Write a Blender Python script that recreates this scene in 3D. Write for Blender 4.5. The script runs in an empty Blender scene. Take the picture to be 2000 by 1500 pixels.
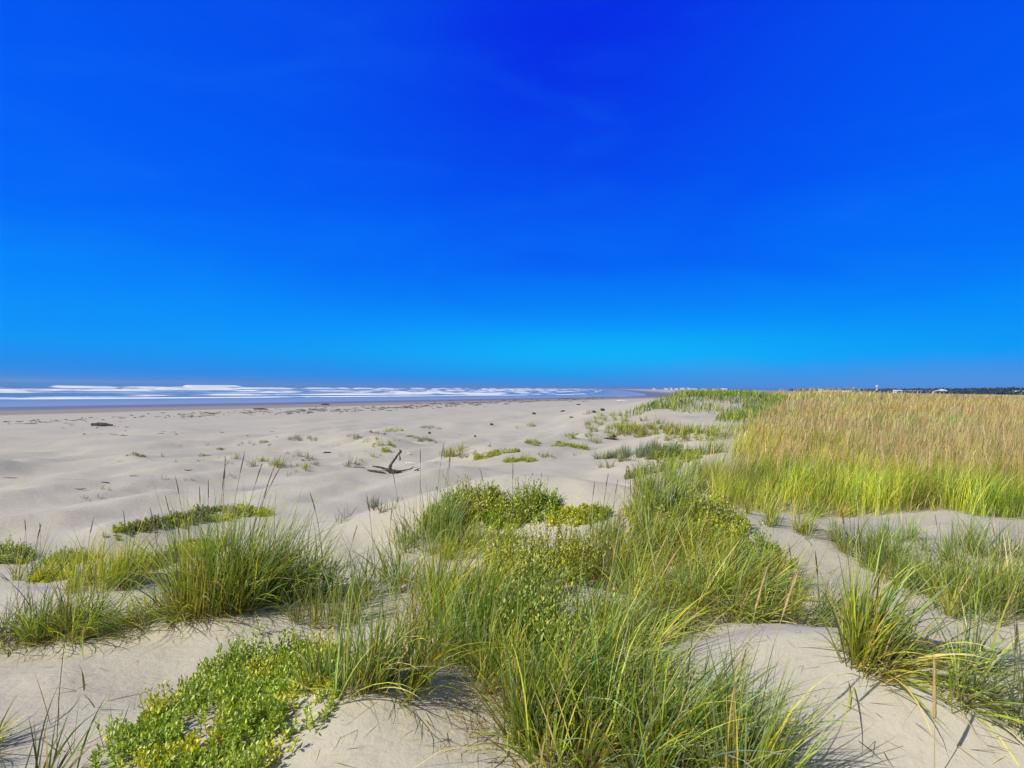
import bpy, math
import numpy as np
from mathutils import Matrix, Vector, Euler

rng = np.random.default_rng(7)
SC = bpy.context.scene
COL = SC.collection
R = math.radians

# ------------------------------------------------------------------ camera
FPX, CAM_Z = 1192.0, 1.65
PITCH, ROLL = R(0.31), R(0.72)
cam_d = bpy.data.cameras.new('camera'); cam = bpy.data.objects.new('camera', cam_d); COL.objects.link(cam)
cam_d.lens = 36 * FPX / 2000; cam_d.sensor_width = 36; cam_d.clip_start = .05; cam_d.clip_end = 40000
CM = Euler((R(90) + PITCH, 0, 0)).to_matrix() @ Matrix.Rotation(ROLL, 3, 'Z')
cam.matrix_world = Matrix.Translation((0, 0, CAM_Z)) @ CM.to_4x4()
SC.camera = cam
CMN = np.array(CM)

# ------------------------------------------------------------------ noise
def _h(ix, iy, seed):
    n = (ix.astype(np.int64) * 374761393 + iy.astype(np.int64) * 668265263 + seed * 974711) & 0x7fffffff
    n = ((n ^ (n >> 13)) * 1274126177) & 0x7fffffff
    return ((n ^ (n >> 16)) & 0xffff) / 65535.0
def vnoise(x, y, seed=0):
    x = np.asarray(x, float); y = np.asarray(y, float)
    ix, iy = np.floor(x), np.floor(y); fx, fy = x - ix, y - iy
    fx = fx * fx * fx * (fx * (fx * 6 - 15) + 10); fy = fy * fy * fy * (fy * (fy * 6 - 15) + 10)
    a, b, c, d = _h(ix, iy, seed), _h(ix + 1, iy, seed), _h(ix, iy + 1, seed), _h(ix + 1, iy + 1, seed)
    return (a + (b - a) * fx) * (1 - fy) + (c + (d - c) * fx) * fy - .5
def fbm(x, y, seed=0, octv=3):
    s = 0; a = 1
    for k in range(octv):
        s = s + a * vnoise(x * 2**k + k * 7.3, y * 2**k - k * 3.1, seed + k); a *= .5
    return s
def sstep(a, b, x):
    t = np.clip((x - a) / (b - a), 0, 1); return t * t * (3 - 2 * t)

# ------------------------------------------------------------------ the lie of the land
AX, AY = math.sin(R(32)), math.cos(R(32))          # along the shore
NX, NY = -AY, AX                                   # towards the sea
def su(x, y):
    return x * AX + y * AY, x * NX + y * NY
def shore(s):                                      # the coast swings seaward far up the beach
    return 134 + .43 * (np.sqrt((np.maximum(s - 330, 0))**2 + 90**2) - 90)
FB_Y = np.array([-5, 7.0, 8.2, 9.5, 12, 18, 26, 30, 38, 46, 60, 90, 150, 300, 1000, 6000])
FB_X = np.array([9, 4.6, 3.1, 3.2, 4.5, 6.9, 10.1, 12.6, 16.4, 20, 24, 33, 50, 105, 400, 2600])
def field_in(x, y):                                # signed metres into the tall grass field
    left = x - (np.interp(y, FB_Y, FB_X) + .9 * fbm(x * .6, y * .6, 21, 3))
    front = (y - (8.6 - .22 * (x - 3)) + .7 * fbm(x * .9, y * .9, 22, 3))
    front = np.where(x > 8, y - (7.5 - .05 * (x - 8)), front)
    return np.minimum(left * .93, front)

def plane_pt(px, py, z=0.0):
    v = CMN @ np.array([(px - 1000) / FPX, -(py - 750) / FPX, -1.0])
    k = (z - CAM_Z) / v[2]
    return v[0] * k, v[1] * k
BUMPS = []
def bump(px, py, z, h, sx, sy, rot=0.0):
    x, y = plane_pt(px, py, z); BUMPS.append((x, y, h, sx, sy, R(rot)))
# near mounds and the ridge on the right
bump(760, 1400, 0, .14, .42, .38)
bump(1180, 1400, 0, .10, .75, .5)
bump(940, 1180, 0, .10, .7, .6)
bump(430, 1190, 0, .20, .8, .32, 18)
bump(180, 1290, 0, .10, .8, .35, 25)
bump(520, 1290, 0, -.05, .7, .25, 12)
bump(1480, 1240, 0, .24, .9, .30, -18)
bump(1880, 1400, 0, .20, .9, .32, -25)
bump(1680, 1420, 0, .06, .8, .4, -20)
bump(1850, 1220, 0, -.08, 1.4, .5, -8)
bump(1560, 1110, 0, -.05, 1.2, .5, -8)
bump(1350, 1040, 0, .22, 1.1, .8)
bump(1310, 950, 0, .20, .8, .8)
bump(840, 1040, -.1, .30, 1.1, .6)
bump(1010, 1035, -.1, .30, .9, .5)
bump(1180, 1060, -.1, .16, 1.0, .6)
bump(430, 1040, -.1, .26, 1.3, .45, 8)
bump(180, 1120, -.1, .14, 1.0, .4, 8)
bump(1180, 955, -.3, -.22, 1.3, 1.6, 20)
# hummocks on the upper beach
for (px, py, z, h, sx, sy, r) in [
    (985, 900, -.5, .38, 1.1, .75, 0), (1230, 885, -.3, .34, 1.7, .8, 10), (1105, 874, -.6, .28, 1.2, .8, 5),
    (750, 872, -.8, .30, 1.3, .9, 10), (840, 838, -1.1, .32, 1.8, 1.2, 0), (590, 860, -1.2, .28, 2.2, 1.2, 12),
    (888, 882, -.7, .18, .9, .7, 0), (768, 842, -1.1, .25, 1.6, 1.2, 0), (1245, 833, -.4, .28, 2.4, 1.6, 0),
    (1330, 828, 0, .50, 3.2, 2.4, 10), (1410, 868, 0, .34, 1.4, 1.2, 0), (1290, 925, 0, .22, .9, .9, 0),
    (1350, 900, 0, .25, 1.2, 1.2, 0), (1270, 806, 0, .75, 5, 5, 0), (1390, 800, .2, .85, 5, 6, 0),
    (1340, 784, .3, 1.1, 12, 14, 0), (560, 1040, -.2, -.10, 1.5, .8, 10), (740, 990, -.3, .10, 1.4, .8, 0),
    (640, 960, -.5, .14, 2.8, .7, 22), (300, 985, -.5, -.10, 2.4, .8, 12), (500, 905, -.9, .12, 2.5, 1.0, 12)]:
    bump(px, py, z, h, sx, sy, r)

for px, py, w_ in [(266, 890, .4), (396, 891, .4), (513, 864, .4), (606, 858, .5), (592, 894, .4), (694, 853, .5), (834, 861, .5), (1044, 867, .4), (747, 872, .5), (541, 910, .35), (588, 916, .35), (1036, 832, .5), (1153, 807, .8), (458, 896, .25), (681, 908, .3)]:
    bump(px, py, -.8, .10, w_, w_ * .8)
bump(1850, 1450, 0, .14, .8, .4, -20)

PU = [-4000, -50, -8, -1, 2, 5, 9, 14, 22, 40, 70, 84, 88, 110, 134, 160, 300, 900, 20000]
PZ = [.4, .3, .16, .03, -.03, -.22, -.55, -.82, -1.1, -1.6, -2.05, -2.15, -2.32, -2.62, -3.0, -3.35, -4.5, -6, -7]
def terrain(x, y):
    x = np.asarray(x, float); y = np.asarray(y, float)
    s, u = su(x, y)
    ue = u - (shore(s) - 134) * np.clip(u / 134, 0, 1)
    z = np.interp(ue, PU, PZ)
    for d in (-1.2, 1.2): z = z + np.interp(ue + d, PU, PZ)
    z = z / 3
    r = np.hypot(x, y)
    dry = 1 - sstep(40, 84, ue)
    f = field_in(x, y)
    z = z + sstep(-1.0, 5, f) * (.0 + .36 * sstep(9, 45, r) * (1 - .8 * sstep(120, 400, r)))
    z = z + sstep(0, 3, f) * .35 * vnoise(x / 9, y / 9, 40) * sstep(2, 10, f)
    z = z + .50 * np.exp(-((x - 27) / 9)**2 - ((y - 52) / 12)**2)
    hum = fbm(s / 5.5, u / 2.6, 3, 3)
    z = z + dry * (1 - .4 * sstep(25, 55, r)) * (.20 * hum + .34 * sstep(4, 14, ue) * np.maximum(hum, 0)) * sstep(2.0, 6, r)
    rd = .5 - 2 * np.abs(fbm(s / 5.2 + .2 * u, u / 2.4, 27, 2)); z = z + dry * .22 * rd * sstep(5, 9, r) * (1 - .8 * sstep(22, 50, r)) * sstep(2, 6, ue)
    rd = .5 - 2 * np.abs(fbm(x / 1.3, y / .7 + .25 * x, 29, 2)); z = z + .035 * rd * sstep(1.5, 3, r) * (1 - sstep(10, 25, r))
    z = z + .065 * fbm(x / 1.1, y / .8, 9, 3) * (1 - sstep(25, 60, r)) * dry
    z = z + dry * .012 * np.abs(fbm(x / .33 + .3 * y, y / .2, 12, 2)) * (1 - sstep(8, 20, r))
    z = z + .05 * fbm(s / 9, u / 1.8, 15, 2) * sstep(60, 80, ue) * (1 - sstep(88, 96, ue))
    for (bx, by, h, sx, sy, ro) in BUMPS:
        dx, dy = x - bx, y - by
        c, q = math.cos(ro), math.sin(ro)
        a, b = (dx * c + dy * q) / sx, (-dx * q + dy * c) / sy
        # steeper on the lee (away) side than on the windward side
        z = z + h * 1.25 * np.exp(-.5 * (a * a + np.where(b > 0, b * b * 1.8, b * b * .8)))
    return z

def hit(px, py):
    """world point of the ground seen at a photo pixel"""
    v = CMN @ np.array([(px - 1000) / FPX, -(py - 750) / FPX, -1.0]); v = v / np.linalg.norm(v)
    t = np.geomspace(.8, 3000, 2500)
    P = v[None] * t[:, None]; zz = P[:, 2] + CAM_Z - terrain(P[:, 0], P[:, 1])
    b = np.argmax(zz < 0) if (zz < 0).any() else len(t) - 1
    lo, hi = t[b - 1], t[b]
    for _ in range(20):
        m = (lo + hi) / 2; p = v * m
        if p[2] + CAM_Z < float(terrain(p[0], p[1])): hi = m
        else: lo = m
    p = v * hi
    return np.array([p[0], p[1], float(terrain(p[0], p[1]))])

# ------------------------------------------------------------------ materials
def new_mat(name):
    m = bpy.data.materials.new(name); m.use_nodes = True
    nt = m.node_tree; nt.nodes.clear()
    return m, nt, nt.nodes.new, nt.links.new
def val(nt, N, L, op, a, b=None, c=None, clamp=False):
    n = N('ShaderNodeMath'); n.operation = op; n.use_clamp = clamp
    for i, v in enumerate((a, b, c)):
        if v is None: continue
        if isinstance(v, (int, float)): n.inputs[i].default_value = v
        else: L(v, n.inputs[i])
    return n.outputs[0]
def mixc(N, L, f, a, b, mode='MIX'):
    n = N('ShaderNodeMix'); n.data_type = 'RGBA'; n.blend_type = mode
    for s, v in ((n.inputs[0], f), (n.inputs[6], a), (n.inputs[7], b)):
        if isinstance(v, (int, float)): s.default_value = v
        elif isinstance(v, tuple): s.default_value = (*v, 1)
        else: L(v, s)
    return n.outputs[2]
def noise(N, L, vec, scale, detail=4, rough=.55, dist=0):
    n = N('ShaderNodeTexNoise'); n.inputs['Scale'].default_value = scale; n.inputs['Detail'].default_value = detail
    n.inputs['Roughness'].default_value = rough; n.inputs['Distortion'].default_value = dist
    if vec is not None: L(vec, n.inputs['Vector'])
    return n.outputs['Fac']
def ramp(N, L, f, stops):
    n = N('ShaderNodeValToRGB'); e = n.color_ramp.elements
    while len(e) < len(stops): e.new(.5)
    for el, (p, c) in zip(e, stops): el.position = p; el.color = (*c, 1)
    L(f, n.inputs[0]); return n.outputs[0]
def smooth_map(N, L, f, a, b, lo=0, hi=1):
    n = N('ShaderNodeMapRange'); n.interpolation_type = 'SMOOTHSTEP'
    L(f, n.inputs[0]); n.inputs[1].default_value = a; n.inputs[2].default_value = b
    n.inputs[3].default_value = lo; n.inputs[4].default_value = hi
    return n.outputs[0]
def attr(N, name, out='Fac'):
    n = N('ShaderNodeAttribute'); n.attribute_name = name; return n.outputs[out]

def plant_mat(name, trans=.35, gloss=.06, rough=.45, cname='col'):
    m, nt, N, L = new_mat(name)
    c = attr(N, cname, 'Color')
    d = N('ShaderNodeBsdfDiffuse'); L(c, d.inputs[0])
    t = N('ShaderNodeBsdfTranslucent')
    tc = mixc(N, L, 1.0, c, (1.15, 1.1, .55), 'MULTIPLY'); L(tc, t.inputs[0])
    mx = N('ShaderNodeMixShader'); mx.inputs[0].default_value = trans; L(d.outputs[0], mx.inputs[1]); L(t.outputs[0], mx.inputs[2])
    g = N('ShaderNodeBsdfGlossy'); g.inputs['Roughness'].default_value = rough; g.inputs[0].default_value = (1, 1, 1, 1)
    m2 = N('ShaderNodeMixShader'); m2.inputs[0].default_value = gloss; L(mx.outputs[0], m2.inputs[1]); L(g.outputs[0], m2.inputs[2])
    o = N('ShaderNodeOutputMaterial'); L(m2.outputs[0], o.inputs[0])
    return m
M_GRASS = plant_mat('grass_leaf', .40, .02)
M_LEAF = plant_mat('succulent_leaf', .30, .05, .45)
M_SEED = plant_mat('dry_seed', .2, .02, .6)

def sand_mat():
    m, nt, N, L = new_mat('beach_sand')
    geo = N('ShaderNodeNewGeometry').outputs['Position']
    big = noise(N, L, geo, .35, 4); mid = noise(N, L, geo, 3.0, 5, .6); fine = noise(N, L, geo, 60, 3, .7)
    mp = N('ShaderNodeMapping'); mp.inputs['Rotation'].default_value = (0, 0, R(-62 + 90)); mp.inputs['Scale'].default_value = (1.0, 5.5, 1); L(geo, mp.inputs[0])
    streak = noise(N, L, mp.outputs[0], 1.1, 5, .6, .6)
    c = mixc(N, L, smooth_map(N, L, big, .35, .68), (.448, .412, .338), (.408, .388, .328))
    c = mixc(N, L, smooth_map(N, L, mid, .40, .75, 0, .35), c, (.50, .445, .345))
    c = mixc(N, L, smooth_map(N, L, streak, .5, .75, 0, .30), c, (.36, .325, .25))
    spk = noise(N, L, geo, 190, 2, .8)
    c = mixc(N, L, smooth_map(N, L, spk, .60, .72, 0, .55), c, (.20, .17, .14))
    c = mixc(N, L, smooth_map(N, L, spk, .40, .28, 0, .4), c, (.62, .57, .48))
    mot = noise(N, L, geo, 17, 5, .65, .8)
    c = mixc(N, L, smooth_map(N, L, mot, .48, .70, 0, .30), c, (.32, .285, .225))
    # litter under the dune grass
    veg = attr(N, 'veg')
    lit = noise(N, L, geo, 9, 6, .7)
    c = mixc(N, L, val(nt, N, L, 'MULTIPLY', veg, smooth_map(N, L, lit, .25, .6)), c, (.27, .225, .095))
    # damp and wet sand near the water
    wet = attr(N, 'wet')
    c = mixc(N, L, smooth_map(N, L, wet, 0, .5, 0, 1), c, (.265, .235, .205))
    c = mixc(N, L, smooth_map(N, L, wet, .5, 1, 0, 1), c, (.17, .165, .175))
    b = N('ShaderNodeBsdfPrincipled'); L(c, b.inputs['Base Color'])
    L(smooth_map(N, L, wet, .45, .95, .95, .42), b.inputs['Roughness'])
    b.inputs['Specular IOR Level'].default_value = .25
    bm = N('ShaderNodeBump'); bm.inputs['Strength'].default_value = .5; bm.inputs['Distance'].default_value = .02
    rp = N('ShaderNodeMapping'); rp.inputs['Rotation'].default_value = (0, 0, R(25)); rp.inputs['Scale'].default_value = (1.3, 6, 1); L(geo, rp.inputs[0])
    rip = noise(N, L, rp.outputs[0], 3.2, 4, .55, 1.2)
    hsum = val(nt, N, L, 'ADD', val(nt, N, L, 'MULTIPLY', rip, .8), val(nt, N, L, 'ADD', val(nt, N, L, 'MULTIPLY', noise(N, L, geo, 14, 6, .65), 1.1), val(nt, N, L, 'MULTIPLY', fine, .22)))
    dryf = smooth_map(N, L, wet, .3, .7, 1, .05)
    L(val(nt, N, L, 'MULTIPLY', hsum, dryf), bm.inputs['Height'])
    L(bm.outputs[0], b.inputs['Normal'])
    o = N('ShaderNodeOutputMaterial'); L(b.outputs[0], o.inputs[0])
    return m
M_SAND = sand_mat()

def sea_mat():
    m, nt, N, L = new_mat('sea_water')
    uv = N('ShaderNodeUVMap'); uv.uv_map = 'shore'
    foam = attr(N, 'foam')
    def st(sx, sy):
        mp = N('ShaderNodeMapping'); mp.inputs['Scale'].default_value = (sx, sy, 1); L(uv.outputs[0], mp.inputs[0]); return mp.outputs[0]
    n1 = noise(N, L, st(.016, .05), 1, 6, .66, .5); n2 = noise(N, L, st(.06, .25), 1, 4, .7)
    v = val(nt, N, L, 'ADD', foam, val(nt, N, L, 'ADD', val(nt, N, L, 'MULTIPLY', val(nt, N, L, 'SUBTRACT', n1, .5), 2.6), val(nt, N, L, 'MULTIPLY', val(nt, N, L, 'SUBTRACT', n2, .5), .9)))
    fm = smooth_map(N, L, v, .28, .74)
    shal = attr(N, 'shallow')
    wc = mixc(N, L, shal, (.13, .23, .33), (.22, .30, .43))
    w = N('ShaderNodeBsdfPrincipled'); L(wc, w.inputs['Base Color']); L(smooth_map(N, L, shal, 0, 1, .32, .42), w.inputs['Roughness']); w.inputs['Specular IOR Level'].default_value = .35
    w.inputs['IOR'].default_value = 1.33
    wb = N('ShaderNodeBump'); wb.inputs['Strength'].default_value = .8; wb.inputs['Distance'].default_value = .5
    L(noise(N, L, st(.12, .5), 1, 5, .6), wb.inputs['Height']); L(wb.outputs[0], w.inputs['Normal'])
    f = N('ShaderNodeBsdfPrincipled'); f.inputs['Base Color'].default_value = (.74, .78, .80, 1); f.inputs['Roughness'].default_value = .9
    mx = N('ShaderNodeMixShader'); L(fm, mx.inputs[0]); L(w.outputs[0], mx.inputs[1]); L(f.outputs[0], mx.inputs[2])
    o = N('ShaderNodeOutputMaterial'); L(mx.outputs[0], o.inputs[0])
    return m

def wood_mat(name, a, b):
    m, nt, N, L = new_mat(name)
    tc = N('ShaderNodeTexCoord').outputs['Object']
    mp = N('ShaderNodeMapping'); mp.inputs['Scale'].default_value = (3, 26, 26); L(tc, mp.inputs[0])
    g = noise(N, L, mp.outputs[0], 1.6, 6, .7); g2 = noise(N, L, tc, 7, 3)
    c = mixc(N, L, smooth_map(N, L, g, .35, .65), a, b)
    c = mixc(N, L, smooth_map(N, L, g2, .5, .7, 0, .6), c, tuple(v * .5 for v in a))
    p = N('ShaderNodeBsdfPrincipled'); L(c, p.inputs['Base Color']); p.inputs['Roughness'].default_value = .85
    bm = N('ShaderNodeBump'); bm.inputs['Strength'].default_value = .8; bm.inputs['Distance'].default_value = .01; L(g, bm.inputs['Height']); L(bm.outputs[0], p.inputs['Normal'])
    o = N('ShaderNodeOutputMaterial'); L(p.outputs[0], o.inputs[0]); return m
M_WOOD = wood_mat('weathered_driftwood', (.035, .028, .026), (.12, .10, .09))
M_BLACKWOOD = wood_mat('charred_driftwood', (.03, .025, .022), (.09, .075, .065))
M_PALEWOOD = wood_mat('bleached_driftwood', (.62, .60, .56), (.75, .74, .70))
def flat_mat(name, c, rough=.8, metal=0):
    m, nt, N, L = new_mat(name)
    geo = N('ShaderNodeNewGeometry').outputs['Position']
    cc = mixc(N, L, smooth_map(N, L, noise(N, L, geo, .6, 4), .35, .7), c, tuple(v * .82 for v in c))
    p = N('ShaderNodeBsdfPrincipled'); L(cc, p.inputs['Base Color']); p.inputs['Roughness'].default_value = rough; p.inputs['Metallic'].default_value = metal
    o = N('ShaderNodeOutputMaterial'); L(p.outputs[0], o.inputs[0]); return m
M_WHITE = flat_mat('white_siding', (.82, .82, .80))
M_ROOFW = flat_mat('pale_roof', (.70, .71, .72))
M_ROOFG = flat_mat('grey_roof', (.26, .27, .30))
M_GLASS = flat_mat('window_glass', (.05, .07, .09), .15)
M_TREES = plant_mat('tree_foliage', .1, .02)

# ------------------------------------------------------------------ mesh helpers
def mesh_obj(name, V, F, mat, parent=None, cols=None, uv=None, attrs=None, smooth=False, origin=None):
    """V (n,3) array, F list/array of faces (tri or quad arrays)."""
    V = np.asarray(V, np.float32)
    if origin is not None: V = V - np.asarray(origin, np.float32)
    me = bpy.data.meshes.new(name)
    if isinstance(F, np.ndarray):
        k = F.shape[1]; me.vertices.add(len(V)); me.vertices.foreach_set('co', V.ravel())
        me.loops.add(F.size); me.loops.foreach_set('vertex_index', F.ravel().astype(np.int32))
        me.polygons.add(len(F)); me.polygons.foreach_set('loop_start', np.arange(0, F.size, k, dtype=np.int32))
        me.update(calc_edges=True); me.validate()
    else:
        me.from_pydata([tuple(map(float, v)) for v in V], [], [tuple(map(int, f)) for f in F]); me.update()
    if cols is not None:
        a = me.color_attributes.new('col', 'FLOAT_COLOR', 'POINT')
        c = np.ones((len(V), 4), np.float32); c[:, :3] = cols; a.data.foreach_set('color', c.ravel())
    for k, v in (attrs or {}).items():
        a = me.attributes.new(k, 'FLOAT', 'POINT'); a.data.foreach_set('value', np.asarray(v, np.float32))
    if uv is not None:
        l = me.uv_layers.new(name='shore')
        idx = np.empty(len(me.loops), np.int32); me.loops.foreach_get('vertex_index', idx)
        l.data.foreach_set('uv', np.asarray(uv, np.float32)[idx].ravel())
    if smooth: me.polygons.foreach_set('use_smooth', np.ones(len(me.polygons), bool))
    me.materials.append(mat)
    o = bpy.data.objects.new(name, me); COL.objects.link(o)
    if parent is not None: o.parent = parent
    elif origin is not None: o.location = origin
    return o
def tag(o, label=None, cat=None, group=None, kind=None):
    for k, v in (('label', label), ('category', cat), ('group', group), ('kind', kind)):
        if v: o[k] = v
    return o
def empty(name, loc):
    o = bpy.data.objects.new(name, None); COL.objects.link(o); o.location = loc; o.empty_display_size = .1; return o

# ribbons: n blades, each a tapering bent strip of K quads
def blades(P, head, L, th0, bend, W, cb, ct, K=6, twist=None, clamp=True):
    n = len(P); t = np.linspace(0, 1, K + 1)[None]
    ang = th0[:, None] + bend[:, None] * t ** 1.6
    am = (ang[:, 1:] + ang[:, :-1]) / 2; st = (L / K)[:, None]
    hx = np.concatenate([np.zeros((n, 1)), np.cumsum(np.sin(am) * st, 1)], 1)
    hz = np.concatenate([np.zeros((n, 1)), np.cumsum(np.cos(am) * st, 1)], 1)
    X = P[:, None, 0] + hx * np.cos(head)[:, None]; Y = P[:, None, 1] + hx * np.sin(head)[:, None]
    Z = P[:, None, 2] + hz - .01
    if clamp:
        Z = np.maximum(Z, terrain(X, Y) + .006 * t - .01)
    tw = (rng.uniform(-1.3, 1.3, n) if twist is None else twist)[:, None] + t * rng.uniform(-.8, .8, n)[:, None]
    w = (W[:, None] * np.clip(1.02 - t ** 2.2, .03, 1) * (0.65 + .6 * np.minimum(t * 3, 1) * .6)) / 2
    sx = np.cos(tw) * -np.sin(head)[:, None] + np.sin(tw) * np.cos(ang) * np.cos(head)[:, None]
    sy = np.cos(tw) * np.cos(head)[:, None] + np.sin(tw) * np.cos(ang) * np.sin(head)[:, None]
    sz = -np.sin(tw) * np.sin(ang)
    C = np.stack([X, Y, Z], -1); S = np.stack([sx, sy, sz], -1) * w[..., None]
    V = np.stack([C - S, C + S], 2).reshape(n, -1, 3)
    q = np.arange(K)[:, None] * 2 + np.array([0, 1, 3, 2])[None]
    F = (np.arange(n)[:, None, None] * (2 * (K + 1)) + q[None]).reshape(-1, 4)
    tt = np.repeat(t[0], 2)[None, :, None]
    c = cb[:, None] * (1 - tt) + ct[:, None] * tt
    return V.reshape(-1, 3), F, c.reshape(-1, 3)
def join(*parts):
    vs, fs, cs, o = [], [], [], 0
    for v, f, c in parts:
        vs.append(v); fs.append(f + o); cs.append(c); o += len(v)
    return np.concatenate(vs), np.concatenate(fs), np.concatenate(cs)

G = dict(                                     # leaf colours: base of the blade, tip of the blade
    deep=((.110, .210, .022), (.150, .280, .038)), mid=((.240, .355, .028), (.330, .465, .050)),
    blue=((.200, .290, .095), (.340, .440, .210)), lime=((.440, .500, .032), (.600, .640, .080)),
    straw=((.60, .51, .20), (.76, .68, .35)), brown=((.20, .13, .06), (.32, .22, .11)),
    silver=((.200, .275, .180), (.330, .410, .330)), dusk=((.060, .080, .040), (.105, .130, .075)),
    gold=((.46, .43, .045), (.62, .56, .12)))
def pal(n, mix):
    ks = list(mix); p = np.array([mix[k] for k in ks], float); p /= p.sum()
    i = rng.choice(len(ks), n, p=p)
    b = np.array([G[k][0] for k in ks])[i]; t = np.array([G[k][1] for k in ks])[i]
    v = rng.uniform(.78, 1.25, (n, 1)); hue = rng.normal(0, .06, (n, 1)) * np.array([[1, .2, -.5]])
    return b * v * (1 + hue), t * v * (1 + hue)

GREEN = dict(mid=5, deep=3.5, lime=3.2, blue=1.6, straw=1.5, brown=.5)
MIXES = dict(green=GREEN, bluegreen=dict(blue=4.5, deep=2.6, mid=3, silver=1, lime=1.6, straw=.9),
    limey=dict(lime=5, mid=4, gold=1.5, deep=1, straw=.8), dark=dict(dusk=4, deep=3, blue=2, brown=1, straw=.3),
    silver=dict(silver=5, blue=3, deep=.6), sprig=dict(blue=3, deep=2, brown=2, mid=2, straw=1),
    olive=dict(mid=4, gold=2, deep=2, straw=1.5, lime=2))

def ell(n, c, rx, ry, rot=0):
    a = rng.uniform(0, 2 * np.pi, n); r = np.sqrt(rng.uniform(0, 1, n)) ** .9
    x, y = r * np.cos(a) * rx, r * np.sin(a) * ry
    q = R(rot); X = c[0] + x * math.cos(q) - y * math.sin(q); Y = c[1] + x * math.sin(q) + y * math.cos(q)
    return np.stack([X, Y, terrain(X, Y)], 1), a + q, r

def grass_geo(c, n, rx, ry, lmin, lmax, mix, lean=.25, az=-12, dirw=.5, spread=.28, bend=.9, W=.0045, rot=0, K=6, tufts=None, clamp=True):
    """a clump: tillers gathered in tufts, splaying outward and blown the wind's way"""
    nt_ = tufts or max(3, int(n / 26))
    T, ta, tr = ell(nt_, c, rx, ry, rot)
    i = rng.integers(0, nt_, n)
    off = rng.normal(0, .022 + .03 * min(rx, .4), (n, 2))
    P = np.stack([T[i, 0] + off[:, 0], T[i, 1] + off[:, 1]], 1)
    P = np.concatenate([P, terrain(P[:, 0], P[:, 1])[:, None]], 1)
    out = np.stack([P[:, 0] - c[0], P[:, 1] - c[1]], 1) / max(rx, ry) + off * 14
    wind = np.array([math.cos(R(az)), math.sin(R(az))]) * dirw
    tb = rng.normal(0, .38, (nt_, 2)); tl = rng.uniform(.62, 1.12, nt_); tv = rng.uniform(.72, 1.3, nt_); tw_ = rng.normal(0, .10, nt_)
    v = out * .7 + wind + tb[i] + rng.normal(0, .5, (n, 2))
    head = np.arctan2(v[:, 1], v[:, 0]); mag = np.clip(np.hypot(v[:, 0], v[:, 1]), .1, 1.7)
    L = rng.uniform(lmin, lmax, n) * rng.uniform(.55, 1.12, n) * (1 - .25 * tr[i]) * tl[i]
    th0 = np.abs(rng.normal(lean * mag, spread * .6)); be = rng.gamma(1.6, bend * .36, n) * (.4 + .6 * mag)
    wild = rng.uniform(size=n) < .12; th0 = np.where(wild, th0 + rng.uniform(.2, .8, n), th0); be = np.where(wild, be + rng.uniform(.2, 1.0, n), be)
    cb, ct = pal(n, mix)
    hv = (tv[i][:, None]) * (1 + tw_[i][:, None] * np.array([[1.2, .1, -1.2]]))
    # the sheathed foot of each tiller is pale straw to brown
    ft = rng.uniform(0, 1, (n, 1)); cb = cb * ft + (1 - ft) * np.array([.30, .24, .09]) * rng.uniform(.5, 1.2, (n, 1))
    return blades(P, head, L, th0, be, W * rng.uniform(.7, 1.5, n), cb * hv, ct * hv, K, clamp=clamp)

def tube(path, rad, sides=6, cap=True):
    path = np.asarray(path, float); rad = np.broadcast_to(np.asarray(rad, float), (len(path),))
    V, F = [], []; prev = None
    for i, p in enumerate(path):
        d = path[min(i + 1, len(path) - 1)] - path[max(i - 1, 0)]; d = d / (np.linalg.norm(d) + 1e-9)
        ref = np.array([0, 0, 1.0]) if abs(d[2]) < .9 else np.array([1.0, 0, 0])
        a = np.cross(d, ref) if prev is None else prev - d * np.dot(prev, d); a /= np.linalg.norm(a); b = np.cross(d, a); prev = a
        for k in range(sides):
            q = 2 * math.pi * k / sides; V.append(p + rad[i] * (a * math.cos(q) + b * math.sin(q)))
    for i in range(len(path) - 1):
        for k in range(sides):
            k2 = (k + 1) % sides; F.append((i * sides + k, i * sides + k2, (i + 1) * sides + k2, (i + 1) * sides + k))
    if cap:
        F.append(tuple(range(sides))[::-1]); F.append(tuple((len(path) - 1) * sides + k for k in range(sides)))
    return np.array(V), F

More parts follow.
